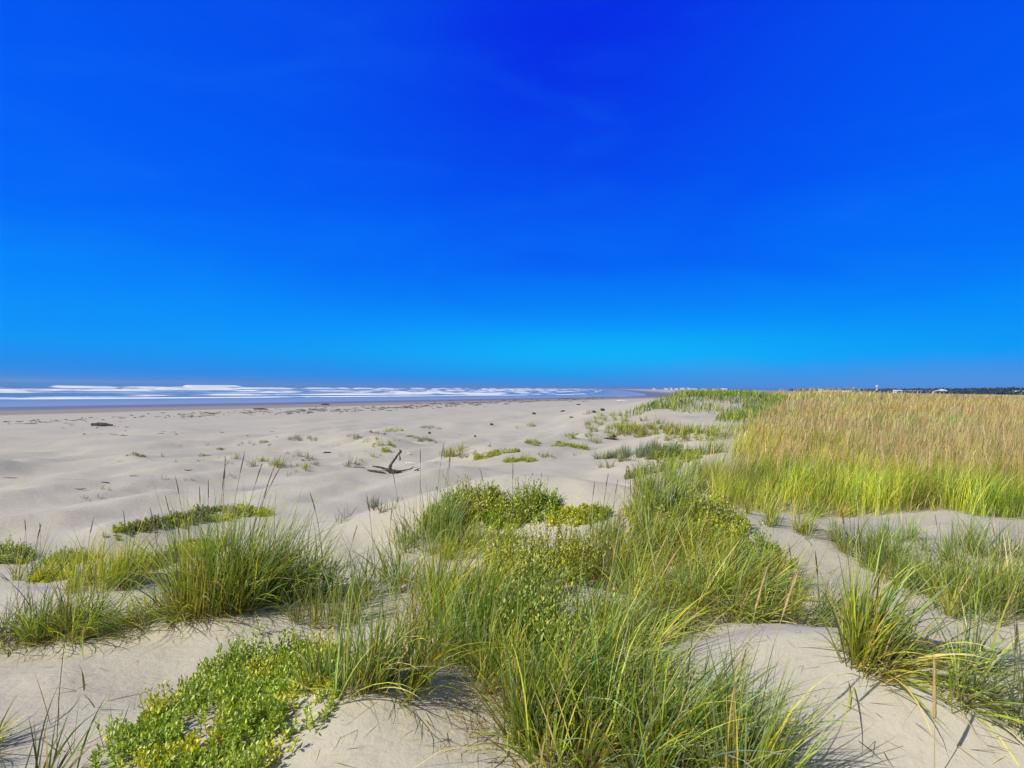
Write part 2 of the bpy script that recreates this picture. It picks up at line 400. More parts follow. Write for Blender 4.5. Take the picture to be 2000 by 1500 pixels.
def seed_stalk(parent, base, h, az, lean, bend, head_len, hr, tan):
    """one flowering stalk: a thin stem and a spike of spikelets"""
    n = 12; t = np.linspace(0, 1, n); ang = lean + bend * t ** 2
    st = h / (n - 1)
    hx = np.concatenate([[0], np.cumsum(np.sin(ang[1:]) * st)]); hz = np.concatenate([[0], np.cumsum(np.cos(ang[1:]) * st)])
    P = np.stack([base[0] + hx * math.cos(az), base[1] + hx * math.sin(az), base[2] + hz - .01], 1)
    V, F = tube(P, np.linspace(.0021, .0013, n), 4)
    sc = np.array(tan) * .9 + np.array([-.02, .03, -.01])
    o = parent['_o']
    s = mesh_obj('seed_stalk', V - o, F, M_SEED, parent, cols=np.tile(np.maximum(sc, .02), (len(V), 1)))
    # spike
    k0 = 1 - head_len / h; m = 14; tt = np.linspace(k0, 1.02, m)
    H = np.stack([np.interp(tt, t, P[:, i]) for i in range(3)], 1); H[-1] = P[-1] + (P[-1] - P[-2]) * .25
    prof = np.sin(np.linspace(.12, 1, m) ** .8 * math.pi) ** .6 * hr
    V, F = tube(H, np.maximum(prof * rng.uniform(.75, 1.1, m), .0006), 6)
    V = V + rng.normal(0, hr * .12, V.shape)
    cs = [np.tile(np.array(tan), (len(V), 1))]; Vs = [V]; off = len(V); F = list(F)
    ns = int(70 * head_len / .18)
    d = (H[-1] - H[0]); d /= np.linalg.norm(d)
    for _ in range(ns):
        q = rng.uniform(.03, .92); p = np.array([np.interp(q, np.linspace(0, 1, m), H[:, i]) for i in range(3)])
        r = rng.normal(size=3); r -= d * np.dot(r, d); r /= np.linalg.norm(r); side = np.cross(d, r)
        pr = hr * (math.sin(q * math.pi) ** .5); a = p + r * pr * .6; l = rng.uniform(.008, .014)
        tip = a + d * l + r * l * .35; w = .0014
        Vs.append(np.array([a - side * w, a + side * w, tip])); F.append((off, off + 1, off + 2)); off += 3
        cs.append(np.tile(np.array(tan) * rng.uniform(.8, 1.4), (3, 1)))
    mesh_obj('seed_head', np.concatenate(Vs) - o, F, M_SEED, s, cols=np.concatenate(cs))

TAN = (.50, .37, .17); REDTAN = (.24, .145, .09); DARKT = (.10, .075, .06)

def clump(px, py, n, rx, ry, lmin, lmax, mix, label, seeds=(), rot=0, dead=None, group='beach grass clumps', **kw):
    """one beach grass clump: green blades + dead blades at its foot + seed stalks.
    seeds: (dx px, dy px, height, lean, azimuth deg, colour, spike length, spike radius)"""
    c = hit(px, py)
    k = 1.32 if py > 1110 else (1.18 if py > 930 else 1.0)
    n = int(n * (.95 if py > 1110 else (1.15 if py > 930 else 1.2))); lmin, lmax = lmin * k * 1.1, lmax * k * 1.13
    if py > 930: kw['W'] = kw.get('W', .0045) * (1.3 if py > 1110 else 1.45)
    V, F, C = grass_geo(c, n, rx, ry, lmin, lmax, MIXES[mix] if isinstance(mix, str) else mix, rot=rot, **kw)
    root = empty('beach_grass_clump', c); root['_o'] = [float(v) for v in c]
    class _P: pass
    mesh_obj('blades', V - c, F, M_GRASS, root, cols=C)
    nd = int(n * .14) if dead is None else dead
    if nd > 3:
        P, a, r = ell(nd, c, rx * 1.02, ry * 1.02, rot); hd = a + rng.normal(0, 1.1, nd)
        cb, ct = pal(nd, dict(straw=4, brown=3.0))  # real dead growth; its brown share also imitates shade at the foot
        Vd, Fd, Cd = blades(P, hd, rng.uniform(.08, .34, nd), rng.uniform(.9, 1.6, nd), rng.uniform(0, .8, nd), np.full(nd, .0038), cb, ct, 4)
        mesh_obj('dead_blades', Vd - c, Fd, M_GRASS, root, cols=Cd)
    for sd in seeds:
        dx, dy, h, le, az, tn, hl, hr = sd
        b = hit(px + dx, py + dy)
        sp = root
        seed_stalk(SeedParent(root, c), b, h * (1.3 if px == 425 else 1.12 if py > 1000 else 1.0), R(az), le, rng.uniform(.05, .35), hl, hr * .85, tn)
    del root['_o']
    tag(root, label, 'grass clump', group)
    return root
class SeedParent(dict):
    def __init__(s, root, o): dict.__init__(s); s['_o'] = o; s.root = root
_mesh_obj = mesh_obj
def mesh_obj(name, V, F, mat, parent=None, **k):
    if isinstance(parent, SeedParent): parent = parent.root
    return _mesh_obj(name, V, F, mat, parent, **k)

# leafy plants: little upright stems set with fleshy leaves
def leafy_geo(P, h, nl, ls, cols, flat=.5):
    n = len(P)
    k = np.arange(nl)[None] + rng.uniform(0, 1, (n, 1)) * 5
    a = k * 2.399 + rng.normal(0, .25, (n, nl)); f = (np.arange(nl)[None] + .5) / nl * np.ones((n, 1))
    lean = rng.normal(0, .28, (n, 2))
    bx = P[:, None, 0] + lean[:, None, 0] * f * h[:, None]; by = P[:, None, 1] + lean[:, None, 1] * f * h[:, None]
    bz = P[:, None, 2] + f * h[:, None]
    el = R(5) + f * R(62) + rng.normal(0, .22, (n, nl))
    L = ls * (1.15 - .55 * f) * rng.uniform(.75, 1.25, (n, nl)); W = L * rng.uniform(.34, .48, (n, nl))
    d = np.stack([np.cos(a) * np.cos(el), np.sin(a) * np.cos(el), np.sin(el)], -1)
    s = np.stack([-np.sin(a), np.cos(a), np.zeros_like(a)], -1); u = np.cross(d, s); u = np.where(u[..., 2:] < 0, -u, u)
    B = np.stack([bx, by, bz], -1); roll = rng.normal(0, .35, (n, nl, 1)); s2 = s * np.cos(roll) + u * np.sin(roll); u = np.cross(s2, d); s = s2
    Le, We = L[..., None], W[..., None]
    pts = [B, B + d * Le * .35 + s * We * .5 + u * We * .12, B + d * Le * .75 + s * We * .42 + u * We * .10, B + d * Le - u * Le * .05,
           B + d * Le * .75 - s * We * .42 + u * We * .10, B + d * Le * .35 - s * We * .5 + u * We * .12]
    V = np.stack(pts, 2).reshape(-1, 3)
    base = (np.arange(n * nl) * 6)[:, None]
    F = np.concatenate([base + np.array([0, 1, 2, 3])[None], base + np.array([0, 3, 4, 5])[None]])
    ci = cols[:, None, None, :] * rng.uniform(.75, 1.3, (n, nl, 1, 1)) * np.ones((1, 1, 6, 1))
    # some leaves turning yellow
    yl = rng.uniform(size=(n, nl, 1, 1)) < .05
    ci = np.where(yl, np.array([.74, .74, .05]) * rng.uniform(.8, 1.2, (n, nl, 1, 1)), ci)
    # stems as three-sided sticks
    Sv = []; Sf = []
    top = np.stack([P[:, 0] + lean[:, 0] * h, P[:, 1] + lean[:, 1] * h, P[:, 2] + h], 1); r = .0018
    for j in range(3):
        q = 2.094 * j; o = np.array([math.cos(q) * r, math.sin(q) * r, 0]); Sv += [P - [0, 0, .02] + o, top + o * .6]
    Sv = np.stack(Sv, 1).reshape(-1, 3); b6 = (np.arange(n) * 6)[:, None]
    Sf = np.concatenate([b6 + np.array([0, 2, 3, 1]), b6 + np.array([2, 4, 5, 3]), b6 + np.array([4, 0, 1, 5])])
    Sc = np.tile(np.array([.16, .15, .05]), (len(Sv), 1))
    return (V, F, ci.reshape(-1, 3)), (Sv, Sf, Sc)
LCOL = dict(fresh=((.27, .40, .030), (.42, .54, .050)), yellow=((.46, .50, .030), (.66, .66, .05)), dull=((.22, .26, .075), (.32, .33, .12)),
            bright=((.30, .39, .035), (.44, .49, .055)))
def leafy(px, py, rx, ry, n, h, ls, col, label, nl=14, rot=0, poly=None, two=None, group='leafy beach plants', parts=True, name='leafy_beach_plant'):
    if parts: ls *= 1.3; h *= (1.0 if poly is not None else 1.2)
    c = hit(px, py)
    if poly is not None:
        W = np.array([hit(*p)[:2] for p in poly]); lo, hi = W.min(0), W.max(0); Q = np.zeros((0, 2))
        while len(Q) < n:
            q = rng.uniform(lo, hi, (n, 2)); ins = np.zeros(n, bool); j = len(W) - 1
            for i in range(len(W)):
                cond = ((W[i, 1] > q[:, 1]) != (W[j, 1] > q[:, 1])) & (q[:, 0] < (W[j, 0] - W[i, 0]) * (q[:, 1] - W[i, 1]) / (W[j, 1] - W[i, 1] + 1e-12) + W[i, 0])
                ins ^= cond; j = i
            keep = ins & (vnoise(q[:, 0] * 7, q[:, 1] * 7, 77) + rng.uniform(-.2, .2, n) > -.17)
            Q = np.concatenate([Q, q[keep] + rng.normal(0, .035, (int(keep.sum()), 2))])
        Q = Q[:n]
    else:
        T, a, r = ell(n, c, rx, ry, rot)
        if not parts:
            kp = (vnoise(T[:, 0] * 4.5, T[:, 1] * 4.5, 66) > -.10) | (r < .25); T, a, r = T[kp], a[kp], r[kp]; n = len(T)
        Q = T[:, :2]
    P = np.stack([Q[:, 0], Q[:, 1], terrain(Q[:, 0], Q[:, 1])], 1)
    a0, a1 = map(np.array, LCOL[col]); k = rng.uniform(0, 1, (n, 1)); cc = a0 * (1 - k) + a1 * k
    if two:
        b0, b1 = map(np.array, LCOL[two]); s = (vnoise(Q[:, 0] * 5, Q[:, 1] * 5, 5) > .13)[:, None]; cc = np.where(s, b0 * (1 - k) + b1 * k, cc)
    hh = h * rng.uniform(.6, 1.3, n) * (1 + 1.3 * vnoise(Q[:, 0] * 6, Q[:, 1] * 6, 55))
    if poly is None: hh = hh * (1.35 - 1.0 * r ** 2)
    (V, F, C), (Sv, Sf, Sc) = leafy_geo(P, hh, nl, ls, cc)
    if parts:
        root = empty(name, c); mesh_obj('leaves', V - c, F, M_LEAF, root, cols=C); mesh_obj('stems', Sv - c, Sf, M_SEED, root, cols=Sc)
    else:
        V, F, C = join((V, F, C), (Sv, Sf, Sc)); root = mesh_obj(name, V, F, M_LEAF, cols=C, origin=c)
    return tag(root, label, 'leafy plant', group)

def sprig(px, py, n, r, l, mix, label, name='grass_sprig', lean=.2, W=.006, cat='grass sprig', group='small grass sprigs on the open sand', ry=None, **kw):
    c = hit(px, py)
    V, F, C = grass_geo(c, n, r, ry or r, l * .5, l, MIXES[mix], lean=lean, dirw=.25, bend=.5, W=W, K=4, tufts=max(2, int(n / 9)), **kw)
    return tag(mesh_obj(name, V, F, M_GRASS, cols=C, origin=c), label, cat, group)

# ------------------------------------------------------------------ ground
def build_ground():
    rr = [.25]
    while rr[-1] < 9000: rr.append(rr[-1] * 1.0125 + .0015)
    rr = np.array(rr)
    th = np.concatenate([np.arange(-52, 52, .28), np.arange(52, 308, 3.0)])
    A, Rr = np.meshgrid(np.radians(90 - th), rr)
    X, Y = Rr * np.cos(A), Rr * np.sin(A); Z = terrain(X, Y)
    nr, na = X.shape
    i, j = np.meshgrid(np.arange(nr - 1), np.arange(na), indexing='ij'); j2 = (j + 1) % na
    F = np.stack([i * na + j, (i + 1) * na + j, (i + 1) * na + j2, i * na + j2], -1).reshape(-1, 4)
    V = np.stack([X, Y, Z], -1).reshape(-1, 3)
    V = np.concatenate([V, [[0, 0, float(terrain(0., 0.))]]])
    s, u = su(V[:, 0], V[:, 1]); ue = u - (shore(s) - 134) * np.clip(u / 134, 0, 1)
    wob = 5 * vnoise(s / 30, u / 12, 61) + 2 * vnoise(s / 7, u / 4, 62)
    wet = .5 * sstep(80, 88, ue + wob) + .5 * sstep(96, 122, ue + wob * .8)
    r = np.hypot(V[:, 0], V[:, 1]); f = field_in(V[:, 0], V[:, 1])
    veg = sstep(-.1, .8, f) * .9
    veg = np.maximum(veg, sstep(60, 120, r) * sstep(0, 6, f))
    return tag(mesh_obj('beach_ground', V, F, M_SAND, attrs=dict(wet=wet, veg=veg), smooth=True), kind='structure')
build_ground()

def build_sea():
    s = np.concatenate([-np.geomspace(9000, 300, 30), np.linspace(-280, 900, 500), np.geomspace(905, 12000, 120)])
    w = np.concatenate([np.linspace(-14, 60, 70), np.linspace(61, 420, 330), np.linspace(424, 900, 110), np.geomspace(910, 15000, 90)])
    S, W = np.meshgrid(s, w)
    U = shore(S) + W; X = S * AX + U * NX; Y = S * AY + U * NY
    Z = np.full_like(X, -3.0); foam = np.zeros_like(X)
    def crest(w0, h, width, amp, seed, fwd, gate=0.0):
        nonlocal Z, foam
        c = w0 + amp * vnoise(S / 160, 0 * S, seed) + amp * .3 * vnoise(S / 30, 0 * S, seed + 1)
        a = np.clip(.5 + 1.8 * vnoise(S / 80 + seed, 0 * S, seed + 2) + 1.1 * vnoise(S / 19, 0 * S, seed + 3) - gate, 0, 1)
        d = W - c
        Z = Z + h * a * np.exp(-np.where(d < 0, (d / (width * .35))**2, (d / width)**2))
        foam = np.maximum(foam, a * .80 * sstep(-fwd, -fwd * .2, d) * (1 - sstep(width * .2, width * .8, d)))
    crest(56, .30, 3, 5, 100, 5, -.35)
    crest(72, .35, 4, 8, 110, 5, .1)
    crest(96, .6, 5, 10, 120, 14, -.1)
    crest(128, .8, 6, 12, 130, 18, -.1)
    crest(170, 1.0, 7, 18, 140, 22, -.15)
    crest(222, 1.1, 8, 20, 150, 24, -.15)
    crest(290, 1.4, 9, 24, 160, 30, -.2)
    crest(390, 1.7, 10, 28, 170, 34, .0)
    Z = Z + .25 * fbm(S / 40, W / 14, 180, 3) * sstep(90, 200, W) + .5 * vnoise(S / 120, W / 38, 185) * sstep(300, 600, W)
    foam = np.maximum(foam, .30 * sstep(95, 130, W) * (1 - sstep(300, 380, W)))
    # the lone far breaker
    g = sstep(455, 468, S) * (1 - sstep(560, 575, S)); d = W - 640
    Z = Z + 2.6 * g * np.exp(-np.where(d < 0, (d / 5)**2, (d / 16)**2)); foam = np.maximum(foam, 2.2 * g * sstep(-26, -14, d) * (1 - sstep(2, 6, d)))
    shallow = 1 - sstep(10, 75, W + 10 * vnoise(S / 40, W / 15, 190))
    Z = np.where(W < 8, np.maximum(-3.0, -3.0 + 0 * Z), Z)
    nr, na = X.shape
    i, j = np.meshgrid(np.arange(nr - 1), np.arange(na - 1), indexing='ij')
    F = np.stack([i * na + j, i * na + j + 1, (i + 1) * na + j + 1, (i + 1) * na + j], -1).reshape(-1, 4)
    V = np.stack([X, Y, Z], -1).reshape(-1, 3)
    o = mesh_obj('sea', V, F, sea_mat(), uv=np.stack([S, W], -1).reshape(-1, 2), attrs=dict(foam=foam.ravel(), shallow=shallow.ravel()), smooth=True)
    tag(o, kind='structure')
build_sea()

# ------------------------------------------------------------------ tall dune grass on the right
def build_field():
    parts = []
    def zone(n, xr, yr, lg, W, K, fmin=0.0, fmax=1e9, mix=None, dens=None, ls=None, taper=True, maxaz=47):
        x = rng.uniform(*xr, n); y = rng.uniform(*yr, n)
        ok = (field_in(x, y) > fmin) & (field_in(x, y) < fmax) & (np.abs(x) < np.tan(R(maxaz)) * y + 3)
        x, y = x[ok], y[ok]; m = len(x)
        P = np.stack([x, y, terrain(x, y)], 1)
        hn = 1 + .5 * fbm(x / 1.6, y / 1.6, 33, 3)
        L = rng.uniform(*lg, m) * hn
        head = rng.normal(R(-5), 1.0, m)
        cb, ct = pal(m, mix)
        hue = fbm(x / 3.5, y / 3.5, 35, 3)[:, None]
        gap_shade = 1 + .9 * vnoise(x / .55, y / .55, 39)[:, None]  # patchy brightness paints shade gaps into the blade colours
        ct = ct * gap_shade * (1 + hue * np.array([.45, .12, -.3])); cb = cb * gap_shade * (1 + hue * np.array([.6, .05, -.3]))
        parts.append(blades(P, head, L, np.abs(rng.normal(.12, .12, m)), np.abs(rng.normal(.45, .35, m)), W * rng.uniform(.7, 1.3, m), cb, ct, K, clamp=False))
    def stalks(n, xr, yr, lg, W, maxaz=47):
        x = rng.uniform(*xr, n); y = rng.uniform(*yr, n); ok = (field_in(x, y) > .15) & (np.abs(x) < np.tan(R(maxaz)) * y + 3); x, y = x[ok], y[ok]; m = len(x)
        dn = vnoise(x / 2.2, y / 2.2, 37) + rng.uniform(-.3, .3, m) > -.22; x, y = x[dn], y[dn]; m = len(x)
        P = np.stack([x, y, terrain(x, y)], 1); L = rng.uniform(*lg, m) * (1 + .2 * vnoise(x / 2, y / 2, 38))
        hd = rng.normal(R(0), 1.0, m); th = np.abs(rng.normal(.10, .10, m)); be = np.abs(rng.normal(.25, .2, m))
        g = np.array([.34, .30, .07]); t = np.array([.54, .395, .195]) * rng.uniform(.75, 1.25, (m, 1)) * (1 + rng.normal(0, .08, (m, 1)) * np.array([[1, 0, -1]]))
        K = 8
        V, F, C = blades(P, hd, L, th, be, np.full(m, W * .8), np.tile(g, (m, 1)), t, K, clamp=False)
        # the spike: swell the top third, stem stays thin
        V = V.reshape(m, K + 1, 2, 3); mid = V.mean(2, keepdims=True); prof = np.array([.45, .4, .4, .4, .45, 1.0, 1.9, 1.8, .4])
        tl = np.clip(1.02 - np.linspace(0, 1, K + 1)**2.2, .03, 1)
        V = mid + (V - mid) * (prof / tl * np.minimum(tl + .8, 1))[None, :, None, None]
        C = C.reshape(m, K + 1, 2, 3).copy(); C[:, 5:] = t[:, None, None]; C[:, 2:5] = (t * .6 + g * .5)[:, None, None]
        parts.append((V.reshape(-1, 3), F, C.reshape(-1, 3)))
    near = dict(lime=5.5, mid=4.5, gold=1.8, deep=1.6, straw=.8); 
    tanm = dict(straw=4, gold=2, mid=1.5, lime=1.5)
    zone(46000, (2.5, 16), (6.5, 11), (.34, .66), .0075, 5, mix=near)
    zone(40000, (2.5, 24), (11, 18), (.36, .62), .011, 4, mix=dict(lime=3, mid=3.5, gold=2.5, deep=1.5, straw=3, brown=.6))
    zone(9000, (2.5, 16), (6.5, 9.2), (.10, .3), .009, 4, fmin=-.12, fmax=.45, mix=dict(gold=3, straw=2, lime=2))
    zone(26000, (1.5, 30), (8, 40), (.25, .50), .012, 4, fmin=-1.3, fmax=.2, mix=dict(mid=3, lime=2, gold=2, straw=2, blue=2))
    zone(36000, (5, 44), (18, 36), (.40, .66), .018, 3, mix=dict(lime=1.6, mid=2.4, gold=2.2, straw=5, brown=1.2))
    zone(40000, (8, 110), (36, 90), (.40, .65), .045, 3, mix=dict(lime=1.0, mid=2, gold=2.2, straw=5, brown=1.4))
    zone(30000, (20, 420), (90, 330), (.40, .6), .16, 2, mix=dict(lime=1.2, mid=2, gold=3, straw=4))
    stalks(4200, (2.5, 16), (6.8, 11), (.66, .92), .0050)
    stalks(11500, (2.5, 24), (11, 18), (.68, .95), .0075)
    stalks(15000, (5, 44), (18, 36), (.68, .95), .014)
    stalks(11000, (8, 110), (36, 90), (.65, .9), .03)
    V, F, C = join(*parts)
    tag(mesh_obj('dune_grass_field', V, F, M_GRASS, cols=C), 'dense field of tall tan topped dune grass', 'grass', kind='stuff')
build_field()

# greener grass on the dune's beach flank
def flank(name, poly, n, l, W, mix, label):
    Wd = np.array([hit(*p)[:2] if p[0] > 400 else p for p in poly]); lo, hi = Wd.min(0), Wd.max(0)
    q = rng.uniform(lo, hi, (n, 2)); ins = np.zeros(n, bool); j = len(Wd) - 1
    for i in range(len(Wd)):
        ins ^= ((Wd[i, 1] > q[:, 1]) != (Wd[j, 1] > q[:, 1])) & (q[:, 0] < (Wd[j, 0] - Wd[i, 0]) * (q[:, 1] - Wd[i, 1]) / (Wd[j, 1] - Wd[i, 1] + 1e-12) + Wd[i, 0]); j = i
    q = q[ins & (vnoise(q[:, 0] * .6, q[:, 1] * .6, 91) + rng.uniform(-.2, .2, n) > -.3)]; m = len(q)
    P = np.stack([q[:, 0], q[:, 1], terrain(q[:, 0], q[:, 1])], 1); cb, ct = pal(m, mix)
    V, F, C = blades(P, rng.normal(0, 1.4, m), rng.uniform(l * .5, l, m), np.abs(rng.normal(.2, .15, m)), np.abs(rng.normal(.4, .3, m)), W * rng.uniform(.7, 1.3, m), cb, ct, 4, clamp=False)
    c = np.append(q.mean(0), 0); c[2] = float(terrain(c[0], c[1]))
    return tag(mesh_obj(name, V, F, M_GRASS, cols=C, origin=c), label, 'grass', kind='stuff')
FG = dict(deep=5, mid=3, dusk=1.6, gold=2.2)
flank('dune_flank_grass', [(6.6, 36.0), (8.6, 39), (10.6, 41.5), (12.5, 45), (20, 50), (19, 42), (16, 36), (13, 30), (10.2, 26.5), (9.3, 28), (11.2, 31.5), (11.8, 34.5), (9.2, 36.8)], 16000, .60, .035, FG, 'dark green grass mat on the seaward flank of the far dune')
flank('dune_hollow_grass', [(1385, 852), (1440, 842), (1475, 828), (1500, 846), (1470, 862), (1400, 862)], 4500, .45, .02, FG, 'green grass band in the hollow below the tan dune grass')

# ------------------------------------------------------------------ grass clumps, near to far
T_, K_ = TAN, REDTAN
D_ = DARKT
clump(1180, 1475, 640, .34, .18, .35, .62, 'green', 'largest green clump at bottom centre, leaning over bare litter', lean=.32, bend=1.1,
      seeds=[(0, -250, .62, .12, 20, TAN, .24, .0055), (60, -210, .60, .30, 5, TAN, .22, .0055)], W=.0052)
clump(1310, 1490, 820, .28, .2, .30, .54, 'bluegreen', 'broad blue green clump with long blades bowing right over the sand', lean=.38, dirw=.7, bend=1.1, W=.0048)
clump(1055, 1420, 420, .18, .14, .36, .62, 'green', 'upright green clump just left of the largest bottom clump', lean=.22, bend=.7, W=.005)
clump(1440, 1570, 260, .12, .10, .38, .60, 'bluegreen', 'stiff clump at the bottom edge with two tan spikes above the sand', lean=.22, bend=.7, az=10,
      seeds=[(-10, -40, .78, .08, 20, TAN, .16, .006), (10, -30, .80, .20, 15, TAN, .18, .0065), (-30, -20, .5, .2, 40, K_, .08, .004)], W=.005)
clump(890, 1290, 500, .22, .20, .36, .66, 'green', 'tall dense green clump left of centre behind the bare mound', lean=.20, bend=.7, W=.0048)
clump(975, 1330, 260, .16, .14, .28, .50, 'limey', 'yellow green clump in the middle of the central thicket', lean=.3, bend=.9)
clump(1120, 1250, 420, .30, .22, .28, .50, 'green', 'wide green clump behind the two tall tan spikes', lean=.3, bend=.9)
clump(1240, 1260, 460, .28, .22, .24, .42, 'bluegreen', 'low blue green clump at the edge of the right sand slope', lean=.42, dirw=.8, bend=1.1)
clump(1000, 1205, 260, .24, .16, .24, .40, 'bluegreen', 'blue green clump filling the middle of the thicket', lean=.3, bend=.9)
clump(1190, 1340, 460, .24, .18, .28, .50, 'limey', 'lime streaked clump behind the largest bottom clump', lean=.4, bend=1.1, dirw=.8)
clump(815, 1215, 260, .26, .2, .30, .54, 'green', 'green clump between the sparse left clumps and the thicket', lean=.25, bend=.7)
clump(700, 1330, 300, .22, .14, .34, .60, 'bluegreen', 'airy upright clump on the left crest of the bare mound', lean=.18, bend=.55, seeds=[(-40, -60, .5, .1, 120, K_, .09, .004)])
clump(775, 1345, 200, .14, .10, .28, .50, 'green', 'short clump on the top of the bare mound', lean=.25, bend=.7)
clump(640, 1200, 220, .26, .18, .30, .52, 'bluegreen', 'sparse clump with one tall dark spike left of the centre thicket', lean=.2, bend=.6,
      seeds=[(-5, -20, .72, .05, 160, D_, .12, .0045), (20, 0, .55, .2, 60, K_, .1, .004)])
clump(735, 1150, 250, .26, .20, .30, .52, 'bluegreen', 'fan shaped clump with dark blades left of the centre thicket', lean=.28, bend=.7, az=180, dirw=.4,
      seeds=[(0, -10, .62, .12, 150, K_, .12, .0045), (20, 0, .55, .05, 60, K_, .1, .004)])
clump(840, 1060, 620, .42, .30, .34, .58, 'bluegreen', 'dark green clump at the back of the centre thicket with dark spikes', lean=.22, bend=.7,
      seeds=[(-20, -20, .80, .08, 100, D_, .14, .005), (10, -26, .82, .06, 60, D_, .15, .005), (22, -20, .80, .10, 60, D_, .14, .005), (30, -10, .76, .05, 80, K_, .14, .005), (-50, 0, .68, .2, 150, K_, .12, .0045)])
clump(930, 1080, 420, .34, .24, .26, .42, 'limey', 'lime green clump of arching blades beside the back leafy plant', lean=.38, bend=1.0, dirw=.7,
      seeds=[(30, -20, .68, .12, 140, K_, .12, .0045), (70, -20, .70, .03, 90, D_, .15, .005)])
clump(880, 1170, 620, .34, .26, .34, .56, 'limey', 'yellow green clump with long blades blown to the right', lean=.4, bend=.9, dirw=.9)
clump(1010, 1160, 300, .32, .2, .18, .32, 'bluegreen', 'grey green low clump under the yellow leafy plants', lean=.3, bend=.8)
clump(1170, 1100, 520, .34, .26, .30, .52, 'green', 'bushy green clump right of the yellow leafy plants', lean=.3, bend=.9,
      seeds=[(-20, -10, .62, .06, 60, D_, .12, .0045), (0, -20, .66, .1, 40, D_, .12, .0045), (15, -10, .64, .14, 30, K_, .12, .0045), (60, -20, .60, .05, 80, K_, .1, .004)])
clump(1250, 1150, 480, .34, .28, .30, .50, 'olive', 'olive clump with thin tan spikes right of the centre thicket', lean=.35, bend=.9, dirw=.7,
      seeds=[(10, -10, .6, .15, 20, TAN, .12, .0045), (40, 0, .58, .2, 10, TAN, .12, .0045)])
clump(1345, 1190, 700, .42, .28, .28, .50, 'limey', 'lime clump at the upper end of the right sand ridge', lean=.45, bend=1.1, dirw=.6,
      seeds=[(0, -20, .55, .15, 20, TAN, .16, .0045)])
clump(1430, 1180, 760, .46, .30, .28, .48, 'green', 'rounded green clump draped over the right sand ridge', lean=.5, bend=1.2)
clump(1530, 1205, 420, .36, .22, .24, .44, 'bluegreen', 'ragged blue green clump with dark tips on the ridge crest', lean=.45, bend=.9,
      seeds=[(20, -30, .42, .05, 120, D_, .08, .0045), (-30, -10, .42, .3, 150, D_, .06, .003)])
clump(1690, 1272, 360, .11, .09, .34, .54, 'green', 'upright bright green clump alone on the right ridge', lean=.25, bend=.9, dirw=.7,
      seeds=[(-20, -10, .58, .1, 100, D_, .05, .003)], W=.0052)
clump(1780, 1296, 260, .24, .10, .26, .46, 'olive', 'clump of straw and green blades trailing right along the ridge', lean=.75, bend=1.0, dirw=1.2, az=-25)
clump(1870, 1322, 190, .20, .12, .24, .38, 'bluegreen', 'dusky clump sprawled on the right slope beyond the ridge', lean=.6, bend=.9, dirw=.6)
clump(1700, 1090, 460, .30, .22, .28, .50, 'bluegreen', 'blue green fan shaped clump in the sandy hollow', lean=.28, bend=.7, az=120, dirw=.2)
clump(1770, 1130, 360, .36, .2, .22, .38, 'olive', 'low straw streaked clump right of the hollow fan clump', lean=.5, bend=.9)
clump(1860, 1150, 620, .50, .26, .30, .50, 'green', 'wide green clump near the right edge below the tall field', lean=.4, bend=.8,
      seeds=[(-20, -10, .55, .1, 90, K_, .1, .004)])
clump(1960, 1190, 900, .50, .30, .32, .54, 'green', 'densest green clump cut by the right edge', lean=.4, bend=1.0,
      seeds=[(0, 0, .6, .1, 90, K_, .1, .004)])
clump(1960, 1100, 360, .50, .30, .32, .54, 'bluegreen', 'thin pale clump at the right edge just under the field', lean=.25, bend=.6)
clump(1385, 1105, 480, .40, .28, .28, .48, 'limey', 'lime tufted clump above the rounded ridge clump', lean=.35, bend=1.0)
clump(1300, 1090, 460, .40, .28, .28, .48, 'olive', 'olive clump between the thicket and the golden leaves', lean=.32, bend=.9)
clump(1465, 1130, 420, .40, .26, .24, .42, 'green', 'low green clump at the sandy edge right of the lime tufted one', lean=.4, bend=1.0)
clump(1225, 1060, 360, .34, .24, .28, .46, 'bluegreen', 'blue green clump at the back right corner of the thicket', lean=.3, bend=.8, seeds=[(-10, -10, .62, .12, 60, D_, .12, .0045), (10, 0, .66, .2, 40, D_, .12, .0045)])
clump(1660, 1062, 90, .30, .10, .24, .40, 'bluegreen', 'thin grey green stalks on the sand strip behind the hollow clump', lean=.2, bend=.35)
clump(1745, 1052, 110, .34, .10, .24, .42, 'bluegreen', 'wispy stalk row on the sand strip, middle of the right side', lean=.2, bend=.35)
clump(1850, 1070, 130, .36, .12, .26, .42, 'bluegreen', 'wispy stalk row below the tall field, right of the middle one', lean=.22, bend=.4)
clump(1500, 1010, 70, .25, .08, .2, .34, 'olive', 'few low stalks at the left end of the sand strip', lean=.3, bend=.4)
clump(1550, 1035, 170, .30, .18, .25, .42, 'olive', 'sparse wispy clump on bare sand in front of the tall field', lean=.35, bend=.5)
clump(1620, 1010, 80, .25, .1, .25, .40, 'olive', 'few wispy blades by the front edge of the tall field', lean=.3, bend=.5)
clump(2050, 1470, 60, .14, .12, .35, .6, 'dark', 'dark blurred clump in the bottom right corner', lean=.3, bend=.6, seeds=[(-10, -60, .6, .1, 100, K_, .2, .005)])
# strip between the centre thicket and the tall field
clump(1300, 985, 620, .38, .50, .30, .50, 'green', 'green clump on the bank right of the sandy bowl', lean=.22, bend=.7)
clump(1345, 950, 620, .50, .60, .30, .52, 'olive', 'olive clump joining the bank to the tall field', lean=.2, bend=.6)
clump(1395, 935, 460, .50, .60, .32, .55, 'olive', 'pale straw flecked clump touching the tall field', lean=.16, bend=.5)
clump(1310, 1035, 480, .40, .30, .28, .46, 'olive', 'straw green clump among yellow leaves below the bank', lean=.3, bend=.8)
